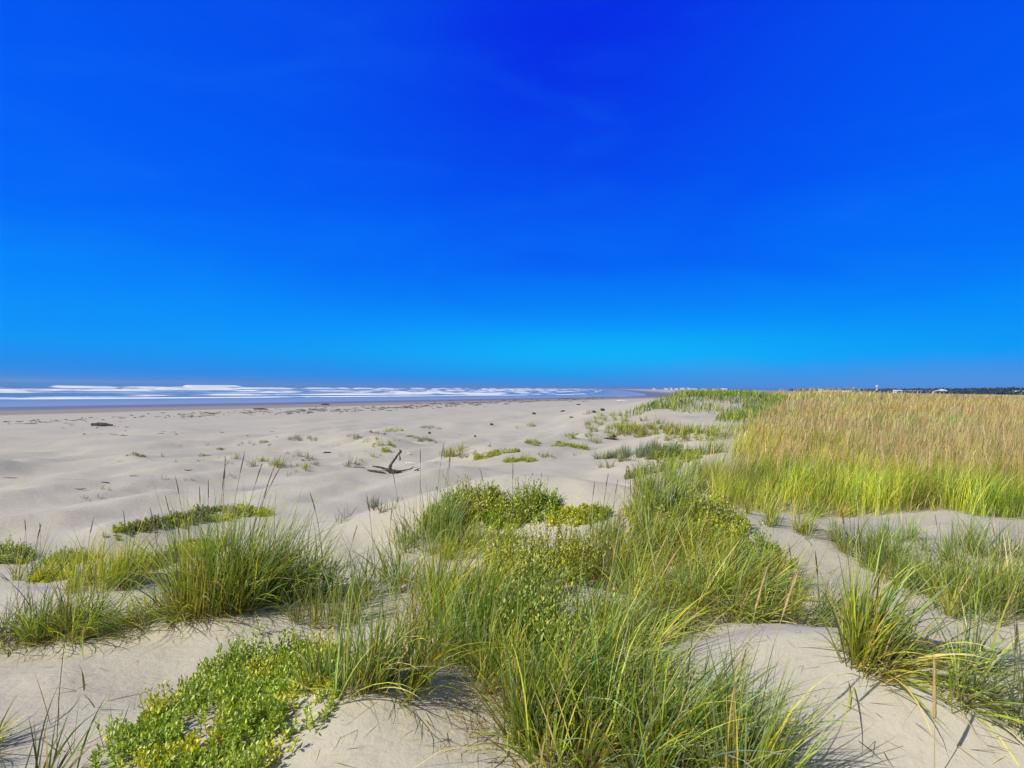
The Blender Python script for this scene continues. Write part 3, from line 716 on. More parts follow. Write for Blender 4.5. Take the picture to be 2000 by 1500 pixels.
# left side
clump(425, 1185, 1000, .30, .16, .50, .80, 'green', 'tall left clump crowned with reddish bent spikes', lean=.22, bend=.8,
      seeds=[(-60, -5, .70, .25, 160, K_, .14, .0045), (-45, -10, .82, .22, 150, K_, .15, .0045), (-20, -10, .78, .06, 120, K_, .14, .0045), (-5, -12, .84, .04, 60, K_, .15, .0045),
             (5, -8, .80, .02, 90, K_, .14, .0045), (10, -12, .84, .08, 40, K_, .15, .0045), (20, -10, .78, .16, 30, K_, .14, .0045), (25, -5, .80, .22, 20, K_, .15, .0045), (35, -10, .76, .20, 30, K_, .13, .0045), (60, -10, .66, .1, 60, K_, .1, .004), (-30, -6, .74, .1, 130, K_, .14, .0045)])
clump(520, 1170, 950, .38, .20, .44, .72, 'green', 'dense dark footed clump right of the reddish spiked clump', lean=.28, bend=.8)
clump(590, 1165, 300, .28, .2, .30, .50, 'bluegreen', 'loose clump thinning out onto sand left of centre', lean=.3, bend=.7)
clump(320, 1205, 480, .40, .12, .22, .36, 'bluegreen', 'flattened clump hanging over the left sand slope', lean=.65, bend=.9, az=200, dirw=.5,
      seeds=[(-20, -10, .62, .04, 90, K_, .12, .0045), (0, -10, .66, .16, 150, K_, .14, .0045), (20, -10, .60, .06, 90, K_, .12, .0045), (40, -10, .6, .03, 90, K_, .12, .0045)])
clump(205, 1140, 800, .36, .22, .32, .50, 'limey', 'soft bright green clump at the left with spikes in front', lean=.25, bend=.7,
      seeds=[(-40, 30, .60, .02, 90, K_, .12, .0045), (50, 20, .64, .12, 150, K_, .14, .005)])
clump(150, 1235, 520, .34, .18, .28, .48, 'green', 'drooping clump on the left slope edge with brown foot', lean=.45, bend=1.1)
clump(50, 1250, 560, .36, .2, .28, .50, 'dark', 'shadowy clump cut by the left edge', lean=.45, bend=.9, seeds=[(-20, -30, .55, .3, 120, D_, .1, .005), (0, -60, .6, .2, 100, D_, .1, .005)])  # dark blade mix puts this clump's shade into its leaf colour
clump(60, 1130, 200, .30, .2, .24, .40, 'bluegreen', 'thin clump at the left edge behind the shadowy clump', lean=.4, bend=.7, seeds=[(-5, 0, .55, .25, 140, D_, .1, .005), (20, -10, .5, .1, 140, D_, .08, .005)])
clump(60, 1560, 70, .12, .10, .26, .48, 'dark', 'dark wiry clump in the bottom left corner', lean=.35, bend=.6, W=.0055,  # corner shadow is painted in with the dark blade mix
      seeds=[(50, -80, .62, .02, 90, D_, .05, .003)])
clump(-50, 1480, 110, .10, .10, .2, .36, 'bluegreen', 'blurry blue green clump at the lower left edge', lean=.4, bend=.8)
# lone blades on the left slope
for (px, py, n, l, lb) in [(172, 1347, 4, .32, 'four thin dark blades standing on the left sand slope'), (200, 1378, 3, .30, 'arched dark blades casting a curved shadow on sand'),
                       (140, 1470, 5, .34, 'long bent blades left of the big leafy plant'), (225, 1430, 3, .18, 'short looped blade on sand above the leafy plant'), (115, 1420, 2, .42, 'single very tall stem on the left sand slope')]:
    sprig(px, py, n, .02, l * 1.25, 'dark', lb, name='lone_grass_sprig', W=.006, cat='grass blades', group='lone blades on the left slope', lean=.35)
# single spikes rising at the lower right
def spike(px, py, h, lean, az, hl, hr, tn, label):
    c = hit(px, py); r = empty('grass_spike', c)
    seed_stalk(SeedParent(r, c), c, h, R(az), lean, .1, hl, hr, tn)
    tag(r, label, 'grass spike', 'single grass spikes')
spike(1825, 1530, .50, .05, 60, .24, .0065, TAN, 'fat tan spike rising alone from the bottom right sand')
spike(1975, 1420, .42, .18, 40, .10, .006, D_, 'dark narrow spike near the right edge')
spike(1600, 1200, .40, .05, 110, .14, .0045, D_, 'dark curved spike on the ridge right of the rounded clump')

# ------------------------------------------------------------------ leafy plants
leafy(420, 1400, 0, 0, 1150, .10, .026, 'fresh', 'largest leafy plant, bright green mat at bottom left', two='yellow',
      poly=[(170, 1530), (230, 1440), (300, 1400), (370, 1345), (440, 1290), (490, 1265), (570, 1262), (660, 1285), (680, 1340), (640, 1400), (600, 1440), (545, 1480), (520, 1540)])
leafy(1030, 1290, .26, .18, 260, .34, .026, 'fresh', 'tall leafy stems growing through the centre thicket', nl=16)
leafy(1120, 1330, .16, .14, 110, .32, .026, 'bright', 'leafy stems beside the largest bottom clump', nl=14)
leafy(1045, 1125, .42, .20, 420, .24, .026, 'yellow', 'bright yellow leafy plant in the centre thicket', nl=14)
leafy(1115, 1120, .22, .16, 180, .24, .026, 'yellow', 'yellow green leafy plant right beside the bright yellow one', two='bright')
leafy(905, 1005, .50, .24, 280, .14, .032, 'bright', 'yellow flecked leafy mound at the back left of the thicket', two='yellow')
leafy(1020, 1002, .42, .22, 260, .15, .032, 'fresh', 'round green leafy mound behind the thicket', two='bright')
leafy(1120, 1012, .26, .16, 90, .09, .030, 'yellow', 'small yellow leafy plant on white sand behind the thicket')
leafy(1160, 1008, .18, .12, 50, .09, .030, 'bright', 'smaller of two leafy plants on the white sand patch')
leafy(1330, 1030, .60, .34, 330, .14, .030, 'yellow', 'golden leafy plant on the bank below the tall field', two='bright')
leafy(1390, 1010, .40, .34, 180, .14, .030, 'bright', 'leafy plant at the foot of the bank near bare sand', two='yellow')
leafy(1450, 1080, .50, .26, 180, .12, .028, 'fresh', 'leafy plant half hidden in the rounded right clump')
leafy(1275, 925, .60, .40, 240, .15, .034, 'dull', 'dull green leafy plant on the left end of the bank')
leafy(1320, 895, .60, .60, 260, .14, .036, 'bright', 'bright leafy plant between the silver grass and the bank')
leafy(430, 1008, 0, 0, 420, .07, .030, 'dull', 'long creeping leafy plant along the left sand crest', two='yellow',
      poly=[(330, 1015), (420, 998), (520, 998), (528, 1008), (470, 1014), (420, 1018), (335, 1030)])
leafy(290, 1028, 0, 0, 220, .05, .030, 'dull', 'left tail of leafy creeper on the sand crest', two='bright', poly=[(205, 1042), (290, 1020), (345, 1011), (345, 1026), (280, 1036), (215, 1052)])
leafy(385, 1075, .34, .16, 160, .08, .028, 'bright', 'leafy plant at the left foot of the reddish spiked clump', two='yellow')
leafy(150, 1100, .40, .18, 190, .10, .028, 'bright', 'bright leafy plant left of the soft bright clump')
leafy(20, 1085, .30, .2, 120, .10, .028, 'bright', 'small leafy plant at the left edge')
leafy(100, 1130, .22, .14, 80, .08, .028, 'yellow', 'yellowing leafy plant beneath the left clumps')
leafy(290, 1100, .3, .15, 90, .07, .028, 'dull', 'low leafy plant on sand between the two left clumps')
# out on the open beach
for (px, py, rx, ry, n, h, col, lb) in [
    (266, 890, .30, .22, 60, .10, 'dull', 'leafy plant farthest left on the open beach'),
    (396, 891, .32, .16, 50, .06, 'dull', 'flat leafy plant right of the farthest left one'),
    (429, 878, .22, .14, 26, .05, 'dull', 'tiny leafy patch above the flat leafy plant'),
    (513, 864, .30, .20, 40, .07, 'dull', 'low leafy patch left of the pale hummock'),
    (583, 858, .62, .40, 130, .16, 'dull', 'leafy plant crowning the pale hummock left of the driftwood'),
    (606, 858, .35, .22, 50, .12, 'dull', 'leafy sprout just right of the pale hummock crown'),
    (592, 894, .34, .22, 60, .14, 'dull', 'dark leafy plant above the tuft left of the driftwood'),
    (694, 853, .40, .24, 60, .08, 'dull', 'low leafy patch left of the double hummock plant'),
    (736, 847, .50, .26, 90, .08, 'dull', 'flat leafy plant on the far hummock'),
    (768, 842, .62, .42, 170, .18, 'bright', 'tallest leafy plant on the far hummock'),
    (747, 870, .50, .28, 210, .15, 'bright', 'bright leafy plant directly behind the upright driftwood'),
    (754, 883, .28, .22, 100, .12, 'bright', 'lower leafy plant just above the driftwood'),
    (806, 853, .40, .2, 50, .05, 'dull', 'faint brownish leafy patch right of the far hummock'),
    (841, 836, .70, .34, 110, .10, 'dull', 'leafy plant on a mound beyond the driftwood'),
    (834, 861, .44, .24, 130, .12, 'dull', 'compact leafy plant left of the round grass tuft'),
    (945, 896, .50, .26, 240, .12, 'bright', 'bright leafy mat on the left of the pale crest'),
    (985, 884, .46, .18, 130, .08, 'bright', 'thin leafy strip behind the pale crest'),
    (1016, 901, .44, .24, 190, .12, 'bright', 'leafy mat running down the right of the pale crest'),
    (1044, 867, .36, .24, 120, .11, 'bright', 'small round leafy plant beyond the pale crest'),
    (1097, 871, .44, .22, 150, .10, 'bright', 'leafy plant at the left end of the long low mat'),
    (1139, 877, .66, .22, 240, .10, 'bright', 'long low leafy mat above the sandy bowl'),
    (1123, 850, .40, .2, 50, .10, 'dull', 'thin leafy row beyond the long low mat'),
    (1036, 832, .30, .24, 50, .18, 'dull', 'small dark shrub far out beyond the pale crest'),
    (1153, 807, .60, .4, 70, .15, 'dull', 'low green plant far out beside a dark stub'),
    (1250, 850, .80, .60, 190, .25, 'dull', 'yellowish plant beyond the silver grass'),
    (1380, 848, .80, .5, 110, .12, 'bright', 'yellow green plant in the dune hollow')]:
    leafy(px, py, rx, ry, n, h, .045, col, lb, nl=8, parts=False, group='leafy plants on the open beach')
# silver dune grass
clump(1215, 893, 620, .70, .40, .26, .42, 'silver', 'left half of the silver blue grass bed', group='silver grass clumps', lean=.3, bend=.4, W=.011, dead=0)
clump(1262, 888, 760, .70, .50, .28, .48, 'silver', 'right half of the silver blue grass bed', group='silver grass clumps', lean=.25, bend=.4, W=.011, dead=0)
clump(1302, 884, 260, .40, .40, .26, .40, 'bluegreen', 'blue green clump ending the silver grass bed', group='silver grass clumps', lean=.25, bend=.4, W=.010, dead=0)
clump(1385, 884, 200, .34, .30, .26, .46, 'silver', 'lone silver blue clump on sand beside the tall field', group='silver grass clumps', lean=.3, bend=.4, W=.009, dead=0)
# small grass sprigs on the beach
for (px, py, n, r, l, mx, lb) in [
    (314, 891, 16, .14, .30, 'sprig', 'sprig between two flat leafy plants at the far left'), (458, 896, 34, .12, .42, 'sprig', 'upright sprig left of the taller beach tufts'),
    (469, 868, 24, .30, .28, 'sprig', 'thin sprig at the left of the pale hummock trail'), (492, 868, 28, .22, .28, 'sprig', 'second sprig along the pale hummock trail'),
    (532, 870, 24, .2, .28, 'sprig', 'sprig at the foot of the pale hummock'), (492, 910, 30, .16, .46, 'dark', 'tall brownish sprig left of the green beach tuft'),
    (518, 902, 60, .22, .34, 'olive', 'stubby olive sprig beside the green beach tuft'), (541, 910, 130, .20, .52, 'green', 'green beach tuft with a dark foot left of the driftwood'),
    (588, 916, 90, .30, .38, 'olive', 'spreading olive tuft left of the driftwood'), (618, 909, 18, .1, .34, 'sprig', 'slim sprig right of the spreading olive tuft'),
    (681, 908, 46, .28, .46, 'dark', 'reddish thin tuft nearest left of the driftwood'), (617, 906, 12, .1, .2, 'sprig', 'tiny sprig beside a slim one'),
    (322, 936, 24, .16, .24, 'sprig', 'sprig alone on the lower left sand'), (346, 956, 6, .04, .26, 'sprig', 'pair of thin blades on the lower left sand'),
    (168, 970, 34, .26, .16, 'sprig', 'flat sprig on the left sand near a stick'), (201, 957, 24, .18, .2, 'sprig', 'twiggy sprig right of the flat left sprig'),
    (241, 900, 12, .12, .12, 'sprig', 'dot of green left of the farthest left leafy plant'), (339, 903, 10, .1, .16, 'sprig', 'dot of green below the sprig at the far left'),
    (392, 902, 30, .22, .12, 'sprig', 'low dark sprig under the flat leafy plant'), (413, 901, 10, .1, .1, 'sprig', 'smallest sprig beside the low dark one'), (432, 892, 14, .14, .2, 'sprig', 'faint sprig right of the flat leafy plant'),
    (712, 864, 36, .26, .26, 'sprig', 'tuft on the slope left of the driftwood hummock'), (736, 862, 26, .22, .3, 'sprig', 'pale tuft above the bright plant behind the driftwood'),
    (740, 893, 34, .2, .34, 'olive', 'pale wispy tuft just above the driftwood log'),
    (890, 888, 230, .30, .62, 'olive', 'largest round grass tuft on the open beach'), (870, 890, 34, .24, .26, 'sprig', 'sprig at the left foot of the largest round tuft'), (908, 890, 34, .2, .22, 'dark', 'dark sprig at the right foot of the largest round tuft'),
    (932, 885, 26, .16, .18, 'sprig', 'sprig between the round tuft and the pale crest'), (1058, 890, 40, .18, .26, 'sprig', 'left of two tufts right of the pale crest'), (1071, 890, 40, .16, .22, 'olive', 'right of two tufts right of the pale crest'),
    (1162, 864, 90, .34, .60, 'sprig', 'tuft left of the half buried driftwood log'), (1177, 913, 30, .08, .38, 'bluegreen', 'left one of two twin sprigs in the sandy bowl'), (1191, 914, 36, .10, .40, 'bluegreen', 'right one of two twin sprigs in the sandy bowl'),
    (729, 990, 60, .16, .36, 'dark', 'dusky tuft on the sand behind the thicket'), (754, 989, 60, .18, .32, 'dark', 'bluish tuft right of the dusky one'), (668, 1014, 26, .12, .34, 'dark', 'spindly sprig alone on sand left of the thicket'),
    (1004, 835, 26, .2, .22, 'sprig', 'grey sprig far out on the middle beach'), (967, 882, 12, .1, .16, 'sprig', 'speck of green above the pale crest')]:
    sprig(px, py, n, r, l, mx, lb, W=.006 if py > 930 else .010)
for px, py in [(352, 872), (408, 870), (447, 905), (560, 886), (655, 872), (668, 890), (720, 884), (700, 900), (775, 862), (862, 866), (905, 852), (955, 872), (1010, 866), (1075, 850), (860, 905), (1082, 896), (372, 938), (450, 930), (1130, 888), (560, 930)]:
    c = hit(px, py); V, F, C = grass_geo(c, 12, .14, .12, .10, .22, MIXES['sprig'], lean=.3, dirw=.2, bend=.5, W=.010, K=3, tufts=3)
    tag(mesh_obj('tiny_sprig', V, F, M_GRASS, cols=C, origin=c), 'tiny grey green sprig strewn over the middle of the open beach', 'sprig', 'tiny sprigs strewn over the middle beach')
# rows of young grass tufts where the beach meets the dune
k = 0
rowpos = [(1146, 828), (1158, 824), (1168, 818), (1180, 820), (1192, 818), (1199, 822), (1206, 834), (1213, 828), (1215, 840), (1222, 822), (1170, 832), (1150, 838), (1160, 843), (1190, 846), (1188, 838), (1226, 842), (1178, 812), (1214, 812), (1198, 812), (1242, 800), (1230, 806), (1255, 796), (1238, 840), (1258, 822), (1270, 838), (1190, 855), (1116, 856), (1152, 852), (1210, 846), (1286, 828)]
for px, py in rowpos:
    c = hit(px, py); nn = 46
    V, F, C = grass_geo(c, nn, .2, .2, .35, .62 if py < 845 else .4, MIXES['olive'], lean=.16, dirw=.1, bend=.4, W=.014, K=3, tufts=6)
    tag(mesh_obj('young_grass_tuft', V, F, M_GRASS, cols=C, origin=c), 'small upright young grass tuft in the scattered rows beside the far dune', 'grass tuft', 'young tufts scattered beside the far dune')
for (px, py, lb) in [(1228, 845, 'thick olive tuft left in the row beyond the silver grass'), (1245, 838, 'second olive tuft beyond the silver grass'), (1288, 842, 'wide olive tuft on pale sand beyond the silver grass'),
                     (1318, 846, 'olive tuft in the dip before the pale dune face'), (1342, 850, 'denser olive tuft in the dip, under the pale dune face')]:
    sprig(px, py, 330, .75, .55, 'olive', lb, name='beach_grass_tuft', W=.016, cat='grass tuft', group='olive tufts beyond the silver grass')

# straw litter lying on the sand
def litter():
    parts = []
    for (px, py, rx, ry, n) in [(1100, 1420, .7, .3, 1800), (1000, 1350, .4, .3, 1200), (1050, 1250, .5, .3, 900), (1250, 1500, .4, .2, 500), (760, 1300, .5, .2, 250), (1350, 1500, .5, .25, 500), (1100, 1200, .8, .5, 500), (1450, 1230, .8, .3, 220),
                                (1600, 1330, 1.0, .4, 60), (1800, 1330, .7, .3, 160), (430, 1210, .9, .2, 420), (150, 1260, .5, .2, 200), (250, 1350, .7, .4, 25), (850, 1450, .5, .2, 70), (420, 1400, .5, .3, 300), (1930, 1230, .8, .3, 240)]:
        c = hit(px, py); P, a, r = ell(n, c, rx, ry); cb, ct = pal(n, dict(straw=3.2, brown=3.2, dusk=.6))  # brown and dusky pieces also imitate shade in the thicket gaps
        P[:, 2] += .004
        parts.append(blades(P, rng.uniform(0, 6.28, n), rng.uniform(.03, .20, n), rng.uniform(1.35, 1.6, n), rng.uniform(-.2, .3, n), np.full(n, .0034), cb, ct, 4))
    V, F, C = join(*parts)
    tag(mesh_obj('straw_litter', V, F, M_GRASS, cols=C), 'dry straw litter strewn on the sand around the clumps', 'litter', kind='stuff')
litter()

# ------------------------------------------------------------------ driftwood
def limb(name, pts, rad, mat, parent, o, rough=.12, sides=11):
    pts = np.array(pts, float); n = len(pts); m = (n - 1) * 6 + 1
    tt = np.linspace(0, n - 1, m); P = np.stack([np.interp(tt, range(n), pts[:, i]) for i in range(3)], 1)
    k = np.array([.25, .5, .25]); 
    for _ in range(2): P[1:-1] = .25 * P[:-2] + .5 * P[1:-1] + .25 * P[2:]
    rr = np.interp(tt, range(n), rad) * (1 + rough * rng.normal(size=m))
    V, F = tube(P, rr, sides); V = V + rng.normal(0, rough * .12 * np.mean(rad), V.shape)
    return mesh_obj(name, V - o if parent else V, F, mat, parent, smooth=False, **({} if parent else dict(origin=o)))
def dpt(px, py, dz=0, ref=None):
    return hit(px, py) + np.array([0, 0, dz])
# main snag: base at (752,922)
o = hit(762, 924); mpp = np.linalg.norm(o[:2]) / FPX * 1.0
def q(dx, dz, dy=0):
    p = o + np.array([dx * mpp, dy, 0]); p[2] = max(float(terrain(p[0], p[1])), o[2] - .03) + dz * mpp; return p
#      # dx, dz in photo pixels at the snag's distance
def q0(dx, dz): return o + np.array([dx * mpp, 0, dz * mpp])
r = empty('driftwood_snag', o)
limb('upright_branch', [q0(4, 0), q0(-1, 8), q0(1, 16), q0(8, 26), q0(16, 38), q0(19, 42)], [4.6 * mpp, 3.8 * mpp, 2.6 * mpp, 2.1 * mpp, 1.7 * mpp, 1.4 * mpp], M_WOOD, r, o)
limb('knob', [q0(18, 38), q0(20, 42), q0(17, 46)], [2.4 * mpp, 2.2 * mpp, .8 * mpp], M_WOOD, r, o, .2)
limb('hanging_twig', [q0(17, 39), q0(18, 32), q0(19, 26), q0(17, 25)], [.9 * mpp, 1.1 * mpp, 1.5 * mpp, .6 * mpp], M_WOOD, r, o, .2)
limb('root', [q(-2, 3), q(8, 3), q(17, 2), q(22, 0)], [4.5 * mpp, 4.2 * mpp, 3 * mpp, 1 * mpp], M_WOOD, r, o, .15)
limb('root', [q(14, 4), q(24, 4), q(32, 4), q(38, 3), q(45, 6)], [1.6 * mpp, 1.1 * mpp, 1.0 * mpp, 1.2 * mpp, .7 * mpp], M_WOOD, r, o, .15)
limb('log', [q(4, 3, .05), q(-10, 5, .08), q(-22, 6, .1), q(-36, 6, .1)], [2.6 * mpp, 2.2 * mpp, 1.9 * mpp, 1.0 * mpp], M_WOOD, r, o, .15)
limb('log', [q(-6, 0, -.12), q(-18, 0, -.15), q(-30, 1, -.15), q(-41, 3, -.15)], [1.4 * mpp, 3.0 * mpp, 2.6 * mpp, 1.2 * mpp], M_BLACKWOOD, r, o, .15)
limb('twig', [q(-46, 2), q(-58, 3), q(-69, 2)], [.6 * mpp, .9 * mpp, .6 * mpp], M_WOOD, r, o, .2)
limb('twig', [q(-69, 2), q(-62, 7), q(-56, 9)], [.7 * mpp, .6 * mpp, .4 * mpp], M_WOOD, r, o, .2)
tag(r, 'dark forked driftwood snag with a branch standing up from the sand', 'driftwood')
def small_wood(px, py, wpx, hpx, mat, label, name='driftwood_log', dy=0, rad=None, slope=0):
    c = hit(px, py); m = np.linalg.norm(c[:2]) / FPX; w = wpx * m / 2; rr = hpx * m / 2
    pts = [c + np.array([-w, -dy, rr * .6 - slope * w]), c + np.array([-w * .3, -dy * .3, rr * .9]), c + np.array([w * .4, dy * .4, rr * .8]), c + np.array([w, dy, rr * .5 + slope * w])]
    ob = limb(name, pts, [rr * .8, rr, rr * .95, rr * .45], mat, None, c, .12)
    return tag(ob, label, 'driftwood', 'driftwood pieces on the beach')
small_wood(199, 832, 34, 6, M_BLACKWOOD, 'dark tapering log on the flat beach at the far left')
small_wood(150, 956, 30, 1.6, M_WOOD, 'thin stick on the left sand', 'driftwood_stick', slope=.1)
small_wood(205, 943, 16, 1.8, M_WOOD, 'short stick above the twiggy sprig at left', 'driftwood_stick')
small_wood(21, 934, 24, 1.2, M_WOOD, 'thin stick at the left edge', 'driftwood_stick')
small_wood(262, 930, 16, 1.2, M_WOOD, 'pale thin stick left of the lone sprig', 'driftwood_stick')
small_wood(364, 919, 22, 1.6, M_WOOD, 'stick on bare sand above the reddish spikes', 'driftwood_stick', slope=.15)
small_wood(639, 885, 15, 3, M_BLACKWOOD, 'dark stub with a thin tip left of the driftwood snag', slope=.1)
small_wood(509, 800, 26, 3, M_BLACKWOOD, 'dark log by the wet sand below the surf')
small_wood(636, 791, 15, 3, M_BLACKWOOD, 'small dark log on the wet sand farther right')
small_wood(801, 906, 22, 3, M_PALEWOOD, 'bleached flat stick behind the snag')
small_wood(799, 887, 8, 3, M_PALEWOOD, 'bleached chip on the sand above the flat stick')
small_wood(1214, 784, 18, 3, M_PALEWOOD, 'long pale log far up the beach')
small_wood(1177, 802, 8, 5, M_BLACKWOOD, 'black stub far up the beach near the young tufts')
small_wood(1160, 806, 6, 5, M_BLACKWOOD, 'dark stub beside the low green plant')
small_wood(1043, 809, 7, 4, M_BLACKWOOD, 'black lump on the far middle beach')
small_wood(1099, 804, 9, 3, M_BLACKWOOD, 'thin dark piece on the far beach', slope=.3)
small_wood(1116, 816, 8, 3, M_WOOD, 'brown lump below the thin dark piece')
small_wood(960, 830, 6, 4, M_WOOD, 'dark lump left of the small far shrub')
small_wood(928, 853, 4, 3.5, M_BLACKWOOD, 'black pebble sized chip above the round tuft')
small_wood(839, 847, 5, 4, M_BLACKWOOD, 'black chip under the mound plant')
small_wood(1130, 791, 8, 2.5, M_WOOD, 'faint brown log on the farthest sand')
small_wood(1090, 864, 9, 3, M_BLACKWOOD, 'splintered dark chip left of the long mat', slope=.4)
o2 = hit(815, 920); r = empty('driftwood_twig', o2); mm = np.linalg.norm(o2[:2]) / FPX
limb('stem', [o2 + np.array([-6 * mm, 0, 1 * mm]), o2 + np.array([0, 0, 3 * mm]), o2 + np.array([5 * mm, 0, 6 * mm])], [1 * mm, 1.4 * mm, .6 * mm], M_BLACKWOOD, r, o2, .2)
limb('side_twig', [o2 + np.array([0, 0, 2 * mm]), o2 + np.array([3 * mm, .02, 0]), o2 + np.array([14 * mm, .03, 1 * mm])], [1.2 * mm, .8 * mm, .4 * mm], M_WOOD, r, o2, .2)
tag(r, 'small forked twig on sand just right of the snag', 'driftwood', 'driftwood pieces on the beach')
o3 = hit(1190, 858); r = empty('driftwood_log', o3); mm = np.linalg.norm(o3[:2]) / FPX
limb('log', [o3 + np.array([-15 * mm, 0, .5 * mm]), o3 + np.array([-4 * mm, 0, 1.6 * mm]), o3 + np.array([8 * mm, 0, 1.4 * mm]), o3 + np.array([16 * mm, 0, .4 * mm])], [1.2 * mm, 2.0 * mm, 1.9 * mm, .8 * mm], M_WOOD, r, o3)
limb('root', [o3 + np.array([6 * mm, .1, 1 * mm]), o3 + np.array([10 * mm, .1, 7 * mm]), o3 + np.array([8 * mm, .1, 9 * mm])], [2.4 * mm, 2.4 * mm, 1 * mm], M_BLACKWOOD, r, o3, .3)
limb('root', [o3 + np.array([8 * mm, .1, 4 * mm]), o3 + np.array([15 * mm, .1, 5.5 * mm])], [2.0 * mm, 1.2 * mm], M_BLACKWOOD, r, o3, .3)
tag(r, 'half buried driftwood trunk with black root end by the young tufts', 'driftwood', 'driftwood pieces on the beach')
o4 = hit(1328, 786); r = empty('driftwood_stump', o4); mm = np.linalg.norm(o4[:2]) / FPX
limb('root', [o4 + np.array([-5 * mm, 0, 0]), o4 + np.array([-1 * mm, 0, 2.5 * mm]), o4 + np.array([1 * mm, 0, 8 * mm])], [1.4 * mm, 1.8 * mm, .8 * mm], M_PALEWOOD, r, o4, .3)
limb('stump', [o4 + np.array([2 * mm, .2, 0]), o4 + np.array([2.4 * mm, .2, 3 * mm]), o4 + np.array([2 * mm, .2, 6 * mm])], [2.4 * mm, 2.0 * mm, .7 * mm], M_BLACKWOOD, r, o4, .3)
tag(r, 'black and white driftwood stump standing beyond the green dune tip', 'driftwood', 'driftwood pieces on the beach')

# wrack line: weed, bark and sticks left by the tide
def wrack():
    Vs, Fs, Cs, off = [], [], [], 0
    lines = [((0, 826), (350, 812), 70), ((120, 834), (250, 832), 12), ((350, 812), (640, 800), 110), ((560, 806), (800, 796), 130), ((780, 796), (960, 786), 120), ((960, 785), (1180, 779), 60), ((100, 845), (600, 850), 20)]
    for (a, b, n) in lines:
        for _ in range(n):
            t = rng.uniform(); px = a[0] + (b[0] - a[0]) * t; py = a[1] + (b[1] - a[1]) * t + rng.normal(0, 2.6)
            c = hit(px, py); m = np.linalg.norm(c[:2]) / FPX
            w = rng.uniform(1.5, 8) * m; h = rng.uniform(.35, 1.0) * m; yaw = rng.normal(R(-20), .5)
            d = np.array([math.cos(yaw), math.sin(yaw), 0]) * w
            V, F = tube([c - d + [0, 0, h * .2], c + [0, 0, h * .5], c + d + [0, 0, h * .2]], [h * .4, h, h * .3], 5)
            Vs.append(V); Fs += [tuple(np.array(f) + off) for f in F]; off += len(V)
            Cs.append(np.tile(np.array([.09, .072, .06]) * rng.uniform(.5, 2.0), (len(V), 1)))
    tag(mesh_obj('tide_wrack_debris', np.concatenate(Vs), Fs, M_SEED, cols=np.concatenate(Cs)), 'broken line of dark tide wrack along the beach', 'tide debris', kind='stuff')
wrack()

# ------------------------------------------------------------------ far land: woods, houses, tower
def far_xy(px, dist):
    v = CMN @ np.array([(px - 1000) / FPX, 0, -1.0]); k = dist / math.hypot(v[0], v[1]); return np.array([v[0] * k, v[1] * k])
def woods():
    Vs, Fs, Cs, off = [], [], [], 0
    px = 1545
    pts = []
    while px < 2700:
        d = np.interp(px, [1545, 1600, 1700, 1850, 2000, 2700], [2900, 2500, 1900, 1350, 1080, 900])
        for row in range(3):
            x, y = far_xy(px + rng.uniform(-2, 2), d + row * 22 + rng.uniform(-10, 10)); pts.append((x, y, rng.uniform(8.0, 10.8)))
        for _ in range(2):                                   # low scrub in front of the houses
            x, y = far_xy(px + rng.uniform(-2, 2), d * .74 + rng.uniform(-15, 15)); pts.append((x, y, rng.uniform(2.4, 3.4)))
        px += 1192 / d * 4.2
    ico = []
    for (x, y, h) in pts:
        z0 = float(terrain(x, y)); m = 22
        P = rng.normal(size=(m, 3)); P /= np.linalg.norm(P, axis=1)[:, None]; P *= rng.uniform(.6, 1, (m, 1))
        c = np.stack([x + P[:, 0] * 3.4, y + P[:, 1] * 3.4, z0 + h * .52 + P[:, 2] * h * .47], 1)
        s = rng.uniform(1.2, 2.2, m)
        a = rng.normal(size=(m, 3)); b = rng.normal(size=(m, 3))
        a /= np.linalg.norm(a, axis=1)[:, None]; b -= a * (a * b).sum(1)[:, None]; b /= np.linalg.norm(b, axis=1)[:, None]
        V = np.stack([c - a * s[:, None], c - b * s[:, None], c + a * s[:, None], c + b * s[:, None]], 1).reshape(-1, 3)
        Vs.append(V); Fs.append(np.arange(m * 4).reshape(m, 4) + off); off += m * 4
        Cs.append(np.tile(np.array([.035, .050, .034]) * rng.uniform(.7, 1.4), (m * 4, 1)))
    tag(mesh_obj('far_woods', np.concatenate(Vs), np.concatenate(Fs), M_TREES, cols=np.concatenate(Cs)), 'dark line of distant woods behind the dune field', 'woods', kind='stuff')
woods()
def box(x0, x1, y0, y1, z0, z1):
    V = np.array([(x, y, z) for z in (z0, z1) for x, y in ((x0, y0), (x1, y0), (x1, y1), (x0, y1))], float)
    return V, [(3, 2, 1, 0), (4, 5, 6, 7), (0, 1, 5, 4), (1, 2, 6, 5), (2, 3, 7, 6), (3, 0, 4, 7)]
